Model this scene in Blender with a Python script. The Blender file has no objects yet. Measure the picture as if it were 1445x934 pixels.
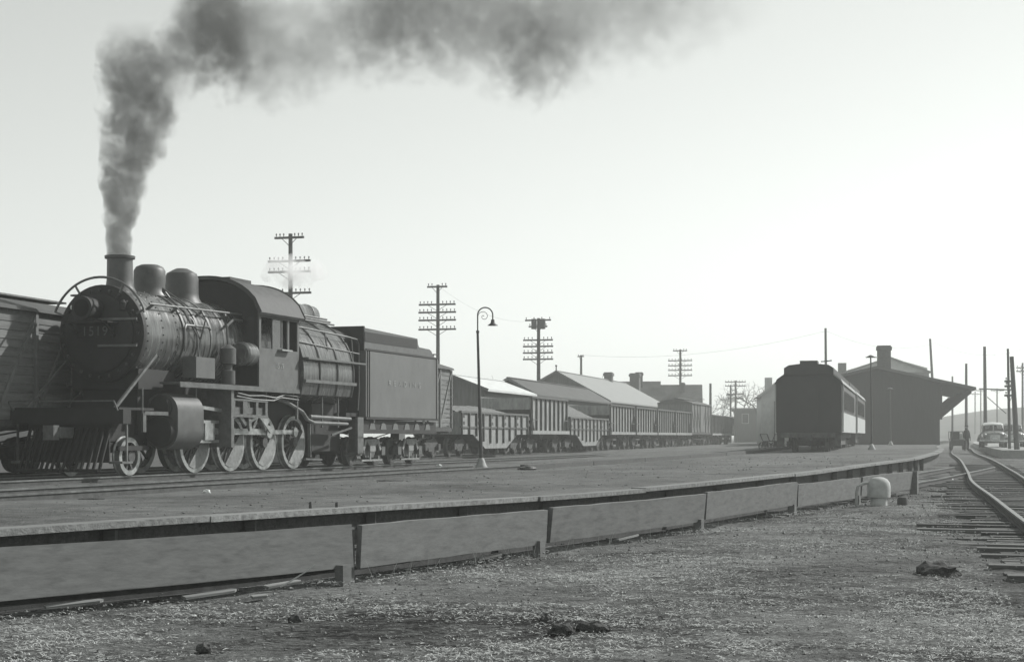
import bpy, bmesh, math, random
from mathutils import Vector, Matrix, noise as mnoise
R = math.radians
random.seed(7)
S = bpy.context.scene
COL = S.collection

# ------------------------------------------------------------------ camera
F, CX, HY, CAMZ = 2166.0, 722.5, 616.0, 0.85          # photo calibration (pixels of the 1445 px wide picture)
cd = bpy.data.cameras.new('camera'); cam = bpy.data.objects.new('camera', cd); COL.objects.link(cam)
cam.location = (0, 0, CAMZ); cam.rotation_euler = (R(90), 0, 0)
cd.sensor_width = 36; cd.lens = 36 * F / 1445
cd.shift_y = (HY - 467) / 1445
cd.clip_start = .1; cd.clip_end = 8000
S.camera = cam

# ------------------------------------------------------------------ light
SUN_AZ, SUN_EL = 59.0, 37.0                            # azimuth to the right of the view direction (+Y), elevation
sv = Vector((math.sin(R(SUN_AZ)) * math.cos(R(SUN_EL)), math.cos(R(SUN_AZ)) * math.cos(R(SUN_EL)), math.sin(R(SUN_EL))))
w = bpy.data.worlds.new('World'); S.world = w; w.use_nodes = True
nt = w.node_tree; nt.nodes.clear()
sky = nt.nodes.new('ShaderNodeTexSky'); sky.sky_type = 'NISHITA'; sky.sun_disc = False
sky.sun_elevation = R(SUN_EL); sky.sun_rotation = R(SUN_AZ)
sky.air_density = 2.0; sky.dust_density = 0.12; sky.ozone_density = 1.0
bw = nt.nodes.new('ShaderNodeRGBToBW')                 # the picture is monochrome: the sky keeps only its luminance
tint = nt.nodes.new('ShaderNodeVectorMath'); tint.operation = 'MULTIPLY'; tint.inputs[1].default_value = (.962, 1.0, .968)
bg = nt.nodes.new('ShaderNodeBackground'); bg.inputs[1].default_value = .125
wo = nt.nodes.new('ShaderNodeOutputWorld')
nt.links.new(sky.outputs[0], bw.inputs[0]); nt.links.new(bw.outputs[0], tint.inputs[0])
nt.links.new(tint.outputs[0], bg.inputs[0]); nt.links.new(bg.outputs[0], wo.inputs[0])
sl = bpy.data.lights.new('sun', 'SUN'); sl.energy = 4.8; sl.angle = R(.6); sl.color = (1.0, .993, .972)
so = bpy.data.objects.new('sun', sl); COL.objects.link(so); so.rotation_euler = sv.to_track_quat('Z', 'Y').to_euler()
so.location = (40, 30, 60)
vs = S.view_settings; vs.view_transform = 'Standard'; vs.look = 'None'; vs.gamma = 1; vs.exposure = 0.12; vs.use_curve_mapping = False
S.cycles.volume_step_rate = 2.0; S.cycles.volume_max_steps = 128; S.cycles.volume_bounces = 6
S.cycles.max_bounces = 8

# ------------------------------------------------------------------ materials
def g(v): return (v * .968, v, v * .986, 1)
def mat(name, v, rough=.75, metal=0.0, var=.35, scale=3.0, stretch=(1, 1, 1), spot=0.0, spotscale=12, bump=0.0, bscale=30, rnd=.12, spec=.4):
    m = bpy.data.materials.new(name); m.use_nodes = True; t = m.node_tree; N = t.nodes; K = t.links; N.clear()
    out = N.new('ShaderNodeOutputMaterial'); b = N.new('ShaderNodeBsdfPrincipled'); K.new(b.outputs[0], out.inputs[0])
    tc = N.new('ShaderNodeTexCoord'); oi = N.new('ShaderNodeObjectInfo')
    mp = N.new('ShaderNodeMapping'); mp.inputs['Scale'].default_value = stretch
    ad = N.new('ShaderNodeVectorMath'); ad.operation = 'MULTIPLY_ADD'; ad.inputs[1].default_value = (1, 1, 1)
    cmb = N.new('ShaderNodeCombineXYZ'); mu = N.new('ShaderNodeMath'); mu.operation = 'MULTIPLY'; mu.inputs[1].default_value = 37
    K.new(oi.outputs['Random'], mu.inputs[0]); K.new(mu.outputs[0], cmb.inputs[0]); K.new(mu.outputs[0], cmb.inputs[1])
    K.new(tc.outputs['Object'], ad.inputs[0]); K.new(cmb.outputs[0], ad.inputs[2]); K.new(ad.outputs[0], mp.inputs[0])
    n1 = N.new('ShaderNodeTexNoise'); n1.inputs['Scale'].default_value = scale; n1.inputs['Detail'].default_value = 6; n1.inputs['Roughness'].default_value = .65
    K.new(mp.outputs[0], n1.inputs[0])
    r1 = N.new('ShaderNodeMapRange'); r1.inputs['From Min'].default_value = .3; r1.inputs['From Max'].default_value = .7
    r1.inputs['To Min'].default_value = 1 - var; r1.inputs['To Max'].default_value = 1 + var; r1.clamp = False
    K.new(n1.outputs[0], r1.inputs[0])
    last = r1.outputs[0]
    if spot:
        n2 = N.new('ShaderNodeTexNoise'); n2.inputs['Scale'].default_value = spotscale; n2.inputs['Detail'].default_value = 3
        K.new(mp.outputs[0], n2.inputs[0])
        r2 = N.new('ShaderNodeMapRange'); r2.inputs['From Min'].default_value = .55; r2.inputs['From Max'].default_value = .72
        r2.inputs['To Min'].default_value = 1; r2.inputs['To Max'].default_value = 1 - spot
        K.new(n2.outputs[0], r2.inputs[0])
        mm = N.new('ShaderNodeMath'); mm.operation = 'MULTIPLY'; K.new(last, mm.inputs[0]); K.new(r2.outputs[0], mm.inputs[1]); last = mm.outputs[0]
    rr = N.new('ShaderNodeMapRange'); rr.inputs['To Min'].default_value = 1 - rnd; rr.inputs['To Max'].default_value = 1 + rnd
    K.new(oi.outputs['Random'], rr.inputs[0])
    m2 = N.new('ShaderNodeMath'); m2.operation = 'MULTIPLY'; K.new(last, m2.inputs[0]); K.new(rr.outputs[0], m2.inputs[1])
    vm = N.new('ShaderNodeVectorMath'); vm.operation = 'SCALE'; vm.inputs[0].default_value = g(v)[:3]; K.new(m2.outputs[0], vm.inputs['Scale'])
    K.new(vm.outputs[0], b.inputs['Base Color'])
    b.inputs['Roughness'].default_value = rough; b.inputs['Metallic'].default_value = metal; b.inputs['Specular IOR Level'].default_value = spec
    rv = N.new('ShaderNodeMapRange'); rv.inputs['To Min'].default_value = max(.05, rough - .15); rv.inputs['To Max'].default_value = min(1, rough + .15)
    K.new(n1.outputs[0], rv.inputs[0]); K.new(rv.outputs[0], b.inputs['Roughness'])
    if bump:
        n3 = N.new('ShaderNodeTexNoise'); n3.inputs['Scale'].default_value = bscale; n3.inputs['Detail'].default_value = 4
        K.new(mp.outputs[0], n3.inputs[0])
        bp = N.new('ShaderNodeBump'); bp.inputs['Strength'].default_value = bump; bp.inputs['Distance'].default_value = .03
        K.new(n3.outputs[0], bp.inputs['Height']); K.new(bp.outputs[0], b.inputs['Normal'])
    return m
M = {}
M['black'] = mat('sooty black paint', .02, .7, var=.45, scale=2.5, bump=.15)
M['boiler'] = mat('greasy boiler jacket', .085, .24, var=.75, scale=2.6, stretch=(3.4, 1, .5), spot=.5, spotscale=5, bump=.2, bscale=8, spec=.6)
M['cab'] = mat('dusty cab paint', .11, .6, var=.22, scale=3, spot=.2, spotscale=9)
M['tender'] = mat('dusty tender paint', .135, .6, var=.15, scale=2.5, stretch=(1, 1, .5), spot=.12, spotscale=14)
M['cyl'] = mat('grimy cylinder jacket', .085, .5, var=.3, scale=3, spot=.3)
M['roofblk'] = mat('tarred cab roof', .06, .7, var=.4, scale=4)
M['steel'] = mat('worn bright steel', .32, .32, metal=.55, var=.4, scale=6)
M['wheelp'] = mat('dusty wheel paint', .2, .6, var=.4, scale=5)
M['pipe'] = mat('dull pipe metal', .12, .45, metal=.2, var=.35, scale=6)
M['glass'] = mat('sooty glass', .03, .08, var=.2, scale=2, spec=.8)
M['darkglass'] = mat('dark dull glass', .012, .6, var=.2, spec=.1)
M['carboard'] = mat('weathered horizontal car boards', .15, .85, var=.35, scale=2, stretch=(.5, 4, 5), spot=.25)
M['counterweight'] = mat('dusty pale counterweight', .2, .6, var=.35, scale=5, spot=.3)
M['lens'] = mat('headlight glass', .2, .1, var=.1, spec=.9)
M['white'] = mat('old white lettering', .26, .8, var=.3, scale=9)
M['coal'] = mat('coal', .02, .5, var=.5, scale=9)
M['carwood'] = mat('weathered boxcar siding', .16, .8, var=.35, scale=3, stretch=(4, 4, .5), spot=.25)
M['hopper'] = mat('faded hopper steel', .27, .75, var=.35, scale=3, stretch=(2, 2, .5), spot=.3, spotscale=8)
M['rib'] = mat('hopper stakes', .10, .75, var=.3, scale=5)  # darker than the side sheets: shadow stripes at the stakes put into the colour
M['heap'] = mat('dusty coal heap', .13, .9, var=.5, scale=10, bump=.6, bscale=24)
M['truck'] = mat('rusty truck castings', .06, .8, var=.5, scale=6)
M['rail'] = mat('rail steel', .16, .42, metal=.6, var=.35, scale=4)
M['tie'] = mat('weathered tie', .095, .9, var=.45, scale=3, stretch=(.6, 9, 9), bump=.5, bscale=6, rnd=.35)
M['plank'] = mat('weathered plank', .132, .88, var=.24, scale=4.5, stretch=(.8, 3, 3.2), spot=.22, spotscale=5, bump=.1, bscale=9, rnd=.12)
M['creosote'] = mat('creosoted timber', .07, .9, var=.4, scale=2, stretch=(.5, 6, 6), bump=.4, bscale=6)
M['capwood'] = mat('worn platform edge timber', .17, .9, var=.5, scale=2, stretch=(.5, 6, 6), bump=.4, bscale=8, rnd=.2)
M['pole'] = mat('weathered pole', .07, .9, var=.3, scale=3, stretch=(6, 6, .5))
M['ins'] = mat('insulator', .1, .3, var=.2)
M['brick'] = mat('sooty brick', .09, .9, var=.3, scale=5)
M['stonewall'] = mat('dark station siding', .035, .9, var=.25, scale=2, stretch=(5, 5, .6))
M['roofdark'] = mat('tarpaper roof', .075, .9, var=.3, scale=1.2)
M['roofmetal'] = mat('pale metal roof', .5, .6, var=.15, scale=.8, stretch=(1, 3, 1))
M['roofshingle'] = mat('grey shingle roof', .27, .9, var=.2, scale=1.5, stretch=(3, 1, 1))
M['barn'] = mat('grey barn siding', .13, .9, var=.25, scale=2, stretch=(5, 5, .5))
M['paleclap'] = mat('pale clapboard', .48, .85, var=.15, scale=1.5)
M['coach'] = mat('dark coach paint', .022, .6, var=.25, scale=2, rnd=.05)
M['coachlit'] = mat('sunlit-tone coach panel', .42, .55, var=.15, scale=2, rnd=.05)  # sun on the coach sides put into the colour; the body stays dark
M['concrete'] = mat('old concrete', .42, .9, var=.25, scale=6, spot=.2)
M['iron'] = mat('cast iron post', .06, .6, var=.3, scale=6)
M['ironlight'] = mat('pale painted cast iron', .33, .7, var=.25, scale=7, spot=.25)
M['bark'] = mat('bare bark', .11, .95, var=.3, scale=6)
M['carpaint'] = mat('dusty car paint', .16, .3, var=.15, scale=3, spec=.6)
M['carroof'] = mat('pale car roof', .55, .3, var=.1, spec=.6)
M['chrome'] = mat('chrome', .6, .2, metal=.9, var=.1)
M['rubber'] = mat('tyre rubber', .03, .8, var=.2)
M['cloth'] = mat('dark wool coat', .035, .95, var=.2)
M['skin'] = mat('skin', .3, .6, var=.1)
M['clinker'] = mat('clinker', .05, .9, var=.6, scale=12, bump=.6)
M['palestone'] = mat('pale stone', .6, .9, var=.2, scale=8)
M['straw'] = mat('dead grass', .42, .95, var=.35, scale=8, rnd=.0)
M['gravelm'] = mat('cinder gravel', .17, .95, var=.75, scale=9, rnd=.0)

def ground_mat(name, lo, hi, s_big, s_mid, s_fine, bump, flecks=0.0, stretch=(1, 1, 1)):
    m = bpy.data.materials.new(name); m.use_nodes = True; t = m.node_tree; N = t.nodes; K = t.links; N.clear()
    out = N.new('ShaderNodeOutputMaterial'); b = N.new('ShaderNodeBsdfPrincipled'); K.new(b.outputs[0], out.inputs[0])
    tc = N.new('ShaderNodeTexCoord'); mp = N.new('ShaderNodeMapping'); mp.inputs['Scale'].default_value = stretch; K.new(tc.outputs['Object'], mp.inputs[0])
    def nz(s, d=5, r=.6):
        n = N.new('ShaderNodeTexNoise'); n.inputs['Scale'].default_value = s; n.inputs['Detail'].default_value = d; n.inputs['Roughness'].default_value = r
        K.new(mp.outputs[0], n.inputs[0]); return n.outputs[0]
    def mth(op, a, c):
        n = N.new('ShaderNodeMath'); n.operation = op
        for i, q in enumerate((a, c)):
            if isinstance(q, (int, float)): n.inputs[i].default_value = q
            else: K.new(q, n.inputs[i])
        return n.outputs[0]
    a, c, d = nz(s_big), nz(s_mid, 6, .7), nz(s_fine, 4, .75)
    h = mth('ADD', mth('MULTIPLY', a, .38), mth('ADD', mth('MULTIPLY', c, .37), mth('MULTIPLY', d, .25)))
    r = N.new('ShaderNodeMapRange'); r.inputs['From Min'].default_value = .38; r.inputs['From Max'].default_value = .62
    r.inputs['To Min'].default_value = lo; r.inputs['To Max'].default_value = hi; K.new(h, r.inputs[0]); v = r.outputs[0]
    if flecks:
        f = N.new('ShaderNodeMapRange'); f.inputs['From Min'].default_value = .6; f.inputs['From Max'].default_value = .7; f.inputs['To Max'].default_value = flecks
        K.new(nz(s_fine * 1.7, 2), f.inputs[0]); v = mth('ADD', v, f.outputs[0])
    vm = N.new('ShaderNodeVectorMath'); vm.operation = 'SCALE'; vm.inputs[0].default_value = g(1)[:3]; K.new(v, vm.inputs['Scale'])
    K.new(vm.outputs[0], b.inputs['Base Color']); b.inputs['Roughness'].default_value = .95; b.inputs['Specular IOR Level'].default_value = .2
    bp = N.new('ShaderNodeBump'); bp.inputs['Strength'].default_value = bump; bp.inputs['Distance'].default_value = .05
    K.new(mth('ADD', mth('MULTIPLY', c, .5), d), bp.inputs['Height']); K.new(bp.outputs[0], b.inputs['Normal'])
    return m
M['dirt'] = ground_mat('dirt with dead grass', -.035, .22, .4, 4.5, 18, 1.0, .14, (.75, 1.2, 1))
M['yard'] = ground_mat('packed cinder', .035, .18, .3, 2.6, 20, .7, .08)
M['road'] = ground_mat('pale road', .2, .34, .3, 2, 14, .3)
M['hillm'] = ground_mat('winter hillside', .04, .12, .02, .1, .5, .3)

# ------------------------------------------------------------------ mesh builder
class MB:
    def __init__(s): s.v = []; s.f = []
    def quad(s, *p):
        n = len(s.v); s.v += [tuple(q) for q in p]; s.f.append(tuple(range(n, n + len(p)))); return s
    def box(s, x0, x1, y0, y1, z0, z1):
        n = len(s.v)
        s.v += [(x, y, z) for z in (z0, z1) for y in (y0, y1) for x in (x0, x1)]
        for q in ((0, 2, 3, 1), (4, 5, 7, 6), (0, 1, 5, 4), (2, 6, 7, 3), (0, 4, 6, 2), (1, 3, 7, 5)): s.f.append(tuple(n + i for i in q))
        return s
    def bar(s, p, q, wd, ht, up=(0, 0, 1)):               # box-section bar from p to q
        p = Vector(p); q = Vector(q); d = (q - p).normalized(); u = Vector(up)
        if abs(d.dot(u)) > .98: u = Vector((1, 0, 0))
        sd = d.cross(u).normalized() * (wd / 2); u = sd.cross(d).normalized() * (ht / 2)
        n = len(s.v)
        for c in (p, q): s.v += [tuple(c - sd - u), tuple(c + sd - u), tuple(c + sd + u), tuple(c - sd + u)]
        for k in ((0, 3, 2, 1), (4, 5, 6, 7), (0, 1, 5, 4), (1, 2, 6, 5), (2, 3, 7, 6), (3, 0, 4, 7)): s.f.append(tuple(n + i for i in k))
        return s
    def rings(s, rings, caps=True, closed=True):
        n0 = len(s.v); m = len(rings[0])
        for r in rings: s.v += [tuple(p) for p in r]
        for i in range(len(rings) - 1):
            for j in range(m if closed else m - 1):
                a = n0 + i * m + j; b = n0 + i * m + (j + 1) % m
                s.f.append((a, b, b + m, a + m))
        if caps:
            s.f.append(tuple(n0 + j for j in range(m))[::-1]); s.f.append(tuple(n0 + (len(rings) - 1) * m + j for j in range(m)))
        return s
    def tube(s, pts, r, n=8, caps=True):
        pts = [Vector(p) for p in pts]; rs = r if isinstance(r, (list, tuple)) else [r] * len(pts)
        rings = []; u = None
        for i, p in enumerate(pts):
            d = (pts[min(i + 1, len(pts) - 1)] - pts[max(i - 1, 0)]).normalized()
            if u is None:
                u = Vector((0, 0, 1)) if abs(d.z) < .9 else Vector((1, 0, 0))
            a = d.cross(u).normalized(); u = a.cross(d).normalized()
            rings.append([p + (a * math.cos(t) + u * math.sin(t)) * rs[i] for t in [2 * math.pi * k / n for k in range(n)]])
        return s.rings(rings, caps)
    def lathe(s, prof, o=(0, 0, 0), ax='x', n=24, caps=True):   # prof: (axial, radius)
        rings = []
        for a, r in prof:
            ring = []
            for k in range(n):
                t = 2 * math.pi * k / n; c, q = r * math.cos(t), r * math.sin(t)
                p = {'x': (a, c, q), 'y': (q, a, c), 'z': (c, q, a)}[ax]
                ring.append((o[0] + p[0], o[1] + p[1], o[2] + p[2]))
            rings.append(ring)
        return s.rings(rings, caps)
    def prism(s, poly, ax, a, b):                         # poly in the two other axes (x: yz, y: xz, z: xy)
        def pt(p, c): return {'x': (c, p[0], p[1]), 'y': (p[0], c, p[1]), 'z': (p[0], p[1], c)}[ax]
        return s.rings([[pt(p, a) for p in poly], [pt(p, b) for p in poly]])
    def ball(s, c, r, n=10, m=7, sq=(1, 1, 1)):
        rings = []
        for i in range(1, m):
            t = math.pi * i / m
            rings.append([(c[0] + r * sq[0] * math.sin(t) * math.cos(2 * math.pi * k / n), c[1] + r * sq[1] * math.sin(t) * math.sin(2 * math.pi * k / n), c[2] - r * sq[2] * math.cos(t)) for k in range(n)])
        return s.rings(rings)
    def mesh(s, name, m, recalc=True, angle=38):
        me = bpy.data.meshes.new(name); me.from_pydata(s.v, [], s.f)
        if recalc:
            bm = bmesh.new(); bm.from_mesh(me); bmesh.ops.recalc_face_normals(bm, faces=bm.faces); bm.to_mesh(me); bm.free()
        me.polygons.foreach_set('use_smooth', [True] * len(me.polygons)); me.set_sharp_from_angle(angle=R(angle))
        me.materials.append(M[m] if isinstance(m, str) else m); me.update(); return me
    def build(s, name, m, parent=None, **k):
        o = bpy.data.objects.new(name, s.mesh(name, m, **k)); COL.objects.link(o)
        if parent: o.parent = parent
        return o
def tag(o, label=None, cat=None, group=None, kind=None):
    if label: o['label'] = label
    if cat: o['category'] = cat
    if group: o['group'] = group
    if kind: o['kind'] = kind
    return o
def thing(name, label, cat, loc=(0, 0, 0), rz=0, group=None):
    o = bpy.data.objects.new(name, None); COL.objects.link(o); o.location = loc; o.rotation_euler = (0, 0, rz); o.empty_display_size = .3
    return tag(o, label, cat, group)
def link(name, me, parent, loc=(0, 0, 0), rot=(0, 0, 0)):
    o = bpy.data.objects.new(name, me); COL.objects.link(o); o.location = loc; o.rotation_euler = rot
    if parent: o.parent = parent
    return o
def copy_tree(o, parent=None):
    c = o.copy(); COL.objects.link(c); c.parent = parent
    for ch in list(o.children): copy_tree(ch, c)
    return c
def text(name, s, size, parent, mtx, m='white', sx=1.0, extr=.004, space=1.15):
    cu = bpy.data.curves.new(name, 'FONT'); cu.body = s; cu.size = size; cu.align_x = 'CENTER'; cu.align_y = 'CENTER'; cu.extrude = extr; cu.space_character = space
    t = bpy.data.objects.new(name, cu); COL.objects.link(t); dg = bpy.context.evaluated_depsgraph_get()
    me = bpy.data.meshes.new_from_object(t.evaluated_get(dg)); bpy.data.objects.remove(t); bpy.data.curves.remove(cu)
    me.transform(mtx @ Matrix.Scale(sx, 4, (1, 0, 0))); me.materials.clear(); me.materials.append(M[m])
    o = bpy.data.objects.new(name, me); COL.objects.link(o); o.parent = parent; return o
def front_mtx(x, y, z): return Matrix(((0, 0, -1, x), (-1, 0, 0, y), (0, 1, 0, z), (0, 0, 0, 1)))     # facing -x
def side_mtx(x, y, z): return Matrix(((1, 0, 0, x), (0, 0, -1, y), (0, 1, 0, z), (0, 0, 0, 1)))       # facing -y
def px(x, Y): return (x - CX) / F * Y                   # photo column + distance -> X
def pz(y, Y): return CAMZ + (HY - y) / F * Y
def spline(pts, step=.5):
    out = []; P = [Vector(p) for p in pts]; P = [P[0] * 2 - P[1]] + P + [P[-1] * 2 - P[-2]]
    for i in range(1, len(P) - 2):
        n = max(2, int((P[i + 1] - P[i]).length / step))
        for k in range(n):
            t = k / n; a, b, c, d = P[i - 1:i + 3]
            out.append(.5 * ((2 * b) + (c - a) * t + (2 * a - 5 * b + 4 * c - d) * t * t + (3 * b - a - 3 * c + d) * t ** 3))
    out.append(P[-2]); return out
def lerp_tab(tab, x):
    if x <= tab[0][0]:
        (a, b), (c, d) = tab[0], tab[1]
    elif x >= tab[-1][0]:
        (a, b), (c, d) = tab[-2], tab[-1]
    else:
        for i in range(len(tab) - 1):
            if tab[i][0] <= x <= tab[i + 1][0]: (a, b), (c, d) = tab[i], tab[i + 1]; break
    return b + (d - b) * (x - a) / (c - a)
def sstep(a, b, x):
    t = min(1, max(0, (x - a) / (b - a))); return t * t * (3 - 2 * t)
def offset(pts, d):                                     # d > 0: to the right of travel (in plan)
    out = []
    for i, p in enumerate(pts):
        t = pts[min(i + 1, len(pts) - 1)] - pts[max(i - 1, 0)]; t.z = 0; t.normalize()
        out.append(p + Vector((t.y, -t.x, 0)) * d)
    return out
def sweep(mb, pts, wd, dz0, dz1):
    a = offset(pts, -wd / 2); b = offset(pts, wd / 2)
    mb.rings([[(p.x, p.y, p.z + dz0), (q.x, q.y, q.z + dz0), (q.x, q.y, q.z + dz1), (p.x, p.y, p.z + dz1)] for p, q in zip(a, b)]); return mb

# ------------------------------------------------------------------ plan of the place
TH1 = 18.6                                              # loco track heading (deg right of view)
L0 = Vector((-9.11, 33.71, 0)); D1 = Vector((math.sin(R(TH1)), math.cos(R(TH1)), 0)); RZ1 = R(90 - TH1)
TH2 = 15.2                                              # hopper track heading
H0 = Vector((1.04, 82, 0)); D2 = Vector((math.sin(R(TH2)), math.cos(R(TH2)), 0)); RZ2 = R(90 - TH2)
N2 = Vector((-D2.y, D2.x, 0))                           # left of it
def zg(X, Y): return -.55 + .2 * sstep(22, 95, Y)
ML = spline([(4.1, 9, -.40), (7.65, 22.9, -.40), (9.93, 31.7, -.38), (12.3, 41.0, -.34), (15.4, 51.9, -.31), (21.75, 74.5, -.25), (28.35, 98.9, -.2), (35.0, 122, -.16), (62, 215, -.1), (120, 400, -.1)], .8)
BOARD = [(-6.3, 9.2), (-1.56, 15.2), (.41, 18.7), (2.92, 23.5), (5.28, 28.6), (7.4, 32.7), (9.6, 37.0)]
EDGE = spline([(-9.0, 6, 0), (-4.75, 13.95, 0), (-2.12, 18.98, -.03), (1.7, 26.3, -.09), (6.49, 35.4, -.01), (11.0, 46.6, .03), (14.05, 54, .07), (15.7, 58.5, .1), (21.2, 75.5, .19), (27.6, 99, .24), (34.0, 122, .24), (60, 215, .2), (118, 400, .2), (270, 900, .2)], .5)
MTAB = [(p.y, p.x) for p in ML]
ETAB = [(p.y, p.x) for p in EDGE]; EZ = [(p.y, p.z) for p in EDGE]

# ------------------------------------------------------------------ ground
def axis(lo, hi, step, far, k=1.18):
    a = []; x = lo
    while x < hi: a.append(x); x += step
    s = step; 
    while x < far: a.append(x); s *= k; x += s
    a.append(far)
    s = step; x = lo; b = []
    while x > -far: s *= k; x -= s; b.append(max(x, -far))
    return sorted(set(b)) + a
xs = axis(-8, 14, .14, 3500); ys = axis(5, 26, .14, 5000)
mb = MB()
for Y in ys:
    for X in xs:
        near = 1 if Y < 60 and abs(X) < 60 else 0
        z = zg(X, Y)
        if near:
            z += .035 * mnoise.noise((X * .7, Y * .7, 1)) + .022 * mnoise.noise((X * 3.1, Y * 3.1, 5)) + .012 * mnoise.noise((X * 8, Y * 8, 9))
            z += -.05 * sstep(1.0, 0, abs(X - lerp_tab([(b, a) for a, b in BOARD], Y) + .0)) * (1 if Y < 38 else 0)
        if 12 < Y < 70: z -= .035 * sstep(2.6, 1.2, abs(X - lerp_tab(MTAB, Y) - .75))
        mb.v.append((X, Y, z))
nx = len(xs)
for j in range(len(ys) - 1):
    for i in range(nx - 1):
        a = j * nx + i; mb.f.append((a, a + 1, a + nx + 1, a + nx))
tag(mb.build('ground', 'dirt', recalc=False, angle=180), 'rough dirt and dead grass ground in front of the boards', kind='structure')

# raised yard and platform surface, left of the edge
def zyard(X, Y, d):
    ez = lerp_tab(EZ, Y); left = -.10
    return ez + (left - ez) * sstep(3.0, 12 + max(0, (Y - 40)) * .3, d)
ds = [0, .08, .2, .4]; 
while ds[-1] < 700: ds.append(ds[-1] + max(.25, (ds[-1] - 12) * .08))
yy = [6 + .3 * i for i in range(280)]
while yy[-1] < 900: yy.append(yy[-1] + (yy[-1] - 85) * .05 + .3)
mb = MB()
for Y in yy:
    ex = lerp_tab(ETAB, Y) - .22
    for d in ds:
        X = ex - d; z = zyard(X, Y, d)
        if d > .05 and Y < 120: z += .018 * mnoise.noise((X * .8, Y * .8, 3)) + .008 * mnoise.noise((X * 3, Y * 3, 3)) - .01
        mb.v.append((X, Y, z))
n = len(ds)
for j in range(len(yy) - 1):
    for i in range(n - 1):
        a = j * n + i; mb.f.append((a, a + n, a + n + 1, a + 1))
platform = tag(mb.build('platform', 'yard', recalc=True, angle=180), 'packed cinder platform and yard surface edged with timber', kind='structure')

# platform edge: cap timbers and a fascia of boards below
def run_pieces(curve, length, fn, gap=.02, stop=None):
    acc = 0; cur = [curve[0]]
    L = length() if callable(length) else length
    for a, b in zip(curve, curve[1:]):
        acc += (b - a).length; cur.append(b)
        if acc >= L:
            fn(cur); cur = [b]; acc = 0; L = length() if callable(length) else length
        if stop and b.y > stop: break
    if len(cur) > 1: fn(cur)
vis = [p for p in EDGE if 10 < p.y < 100]
def cap(c):
    j = random.uniform(-.02, .02); k = random.uniform(-.008, .012)
    c = [Vector(p) for p in offset(c, -.11 + j)]; c[-1] = c[-1] + (c[-2] - c[-1]).normalized() * .03
    for p in c: p.z += k
    mb = MB(); sweep(mb, c, .30, -.06, .006); mb.build('edge_timber', 'capwood', platform)
def cap2(c):
    mb = MB(); sweep(mb, offset(c, -.2), .08, -.10, -.075)
    for dz in (0, 1): pass
    sweep(mb, offset(c, -.25), .06, -.80, -.30); mb.build('fascia_board', 'creosote', platform)
def cap3(c):
    mb = MB(); sweep(mb, offset(c, -.235), .06, -.29, -.08); mb.build('fascia_board', 'creosote', platform)
run_pieces(vis, lambda: random.uniform(3.2, 5.2), cap)
run_pieces(vis, lambda: random.uniform(4, 5), cap2)
run_pieces(vis, lambda: random.uniform(3.5, 5), cap3)
for i, p in enumerate(vis):
    if i % 5 == 2 and p.y < 60:
        q = offset(vis, -.13)[i]; MB().box(q.x - .06, q.x + .06, q.y - .06, q.y + .06, q.z - .8, q.z - .085).build('fascia_post', 'creosote', platform)

# low hill behind, on the right
mb = MB(); hx = [52 + 6 * i for i in range(70)]; hy = [205 + 10 * j for j in range(40)]
for Y in hy:
    for X in hx:
        u = (X - 100) / 230; h = 8.6 * math.exp(-(max(0, 128 - X) / 38) ** 2) * math.exp(-(max(0, 330 - Y) / 52) ** 2) * math.exp(-(max(0, Y - 360) / 110) ** 2)
        h += 1.6 * mnoise.noise((X * .03, Y * .03, 2)) * min(1, h / 6)
        mb.v.append((X, Y, zg(X, Y) - .6 + h))
n = len(hx)
for j in range(len(hy) - 1):
    for i in range(n - 1): a = j * n + i; mb.f.append((a, a + 1, a + n + 1, a + n))
tag(mb.build('hill', 'hillm', recalc=False, angle=180), 'low bare hill beyond the parked cars', kind='structure')
# dark bank added behind the boxcars to block bright gaps under the cars
mb = MB(); rg = []
for i in range(90):
    q = H0 + D2 * (-84 + i * .75); h = (1.35 + .25 * mnoise.noise((i * .21, 0, 4))) * sstep(0, 6, 89 - i); row = []
    for d_, f_ in ((2.6, 0), (3.2, .35), (3.8, .8), (4.6, 1.0), (6.5, 1.02), (8.5, .8), (11, 0)):
        p = q + N2 * (d_ + .12 * mnoise.noise((i * .5, d_, 1))); row.append((p.x, p.y, -.25 + h * f_ + .08 * mnoise.noise((i * .7, d_ * 2, 8))))
    rg.append(row)
mb.rings(rg, caps=False, closed=False); tag(mb.build('dark_backing_bank', M['coal'], angle=180), 'added dark bank filling the bright gaps under the boxcars', kind='structure')
# road with the parked cars, right of the main track
mb = MB(); c = offset(ML, 6.2); c = [Vector((p.x, p.y, 0)) for p in c if 84 < p.y < 260]
sweep(mb, c, 7.4, -.6, .10); tag(mb.build('road', 'road'), 'pale unpaved road beside the main track', kind='structure')

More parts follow.
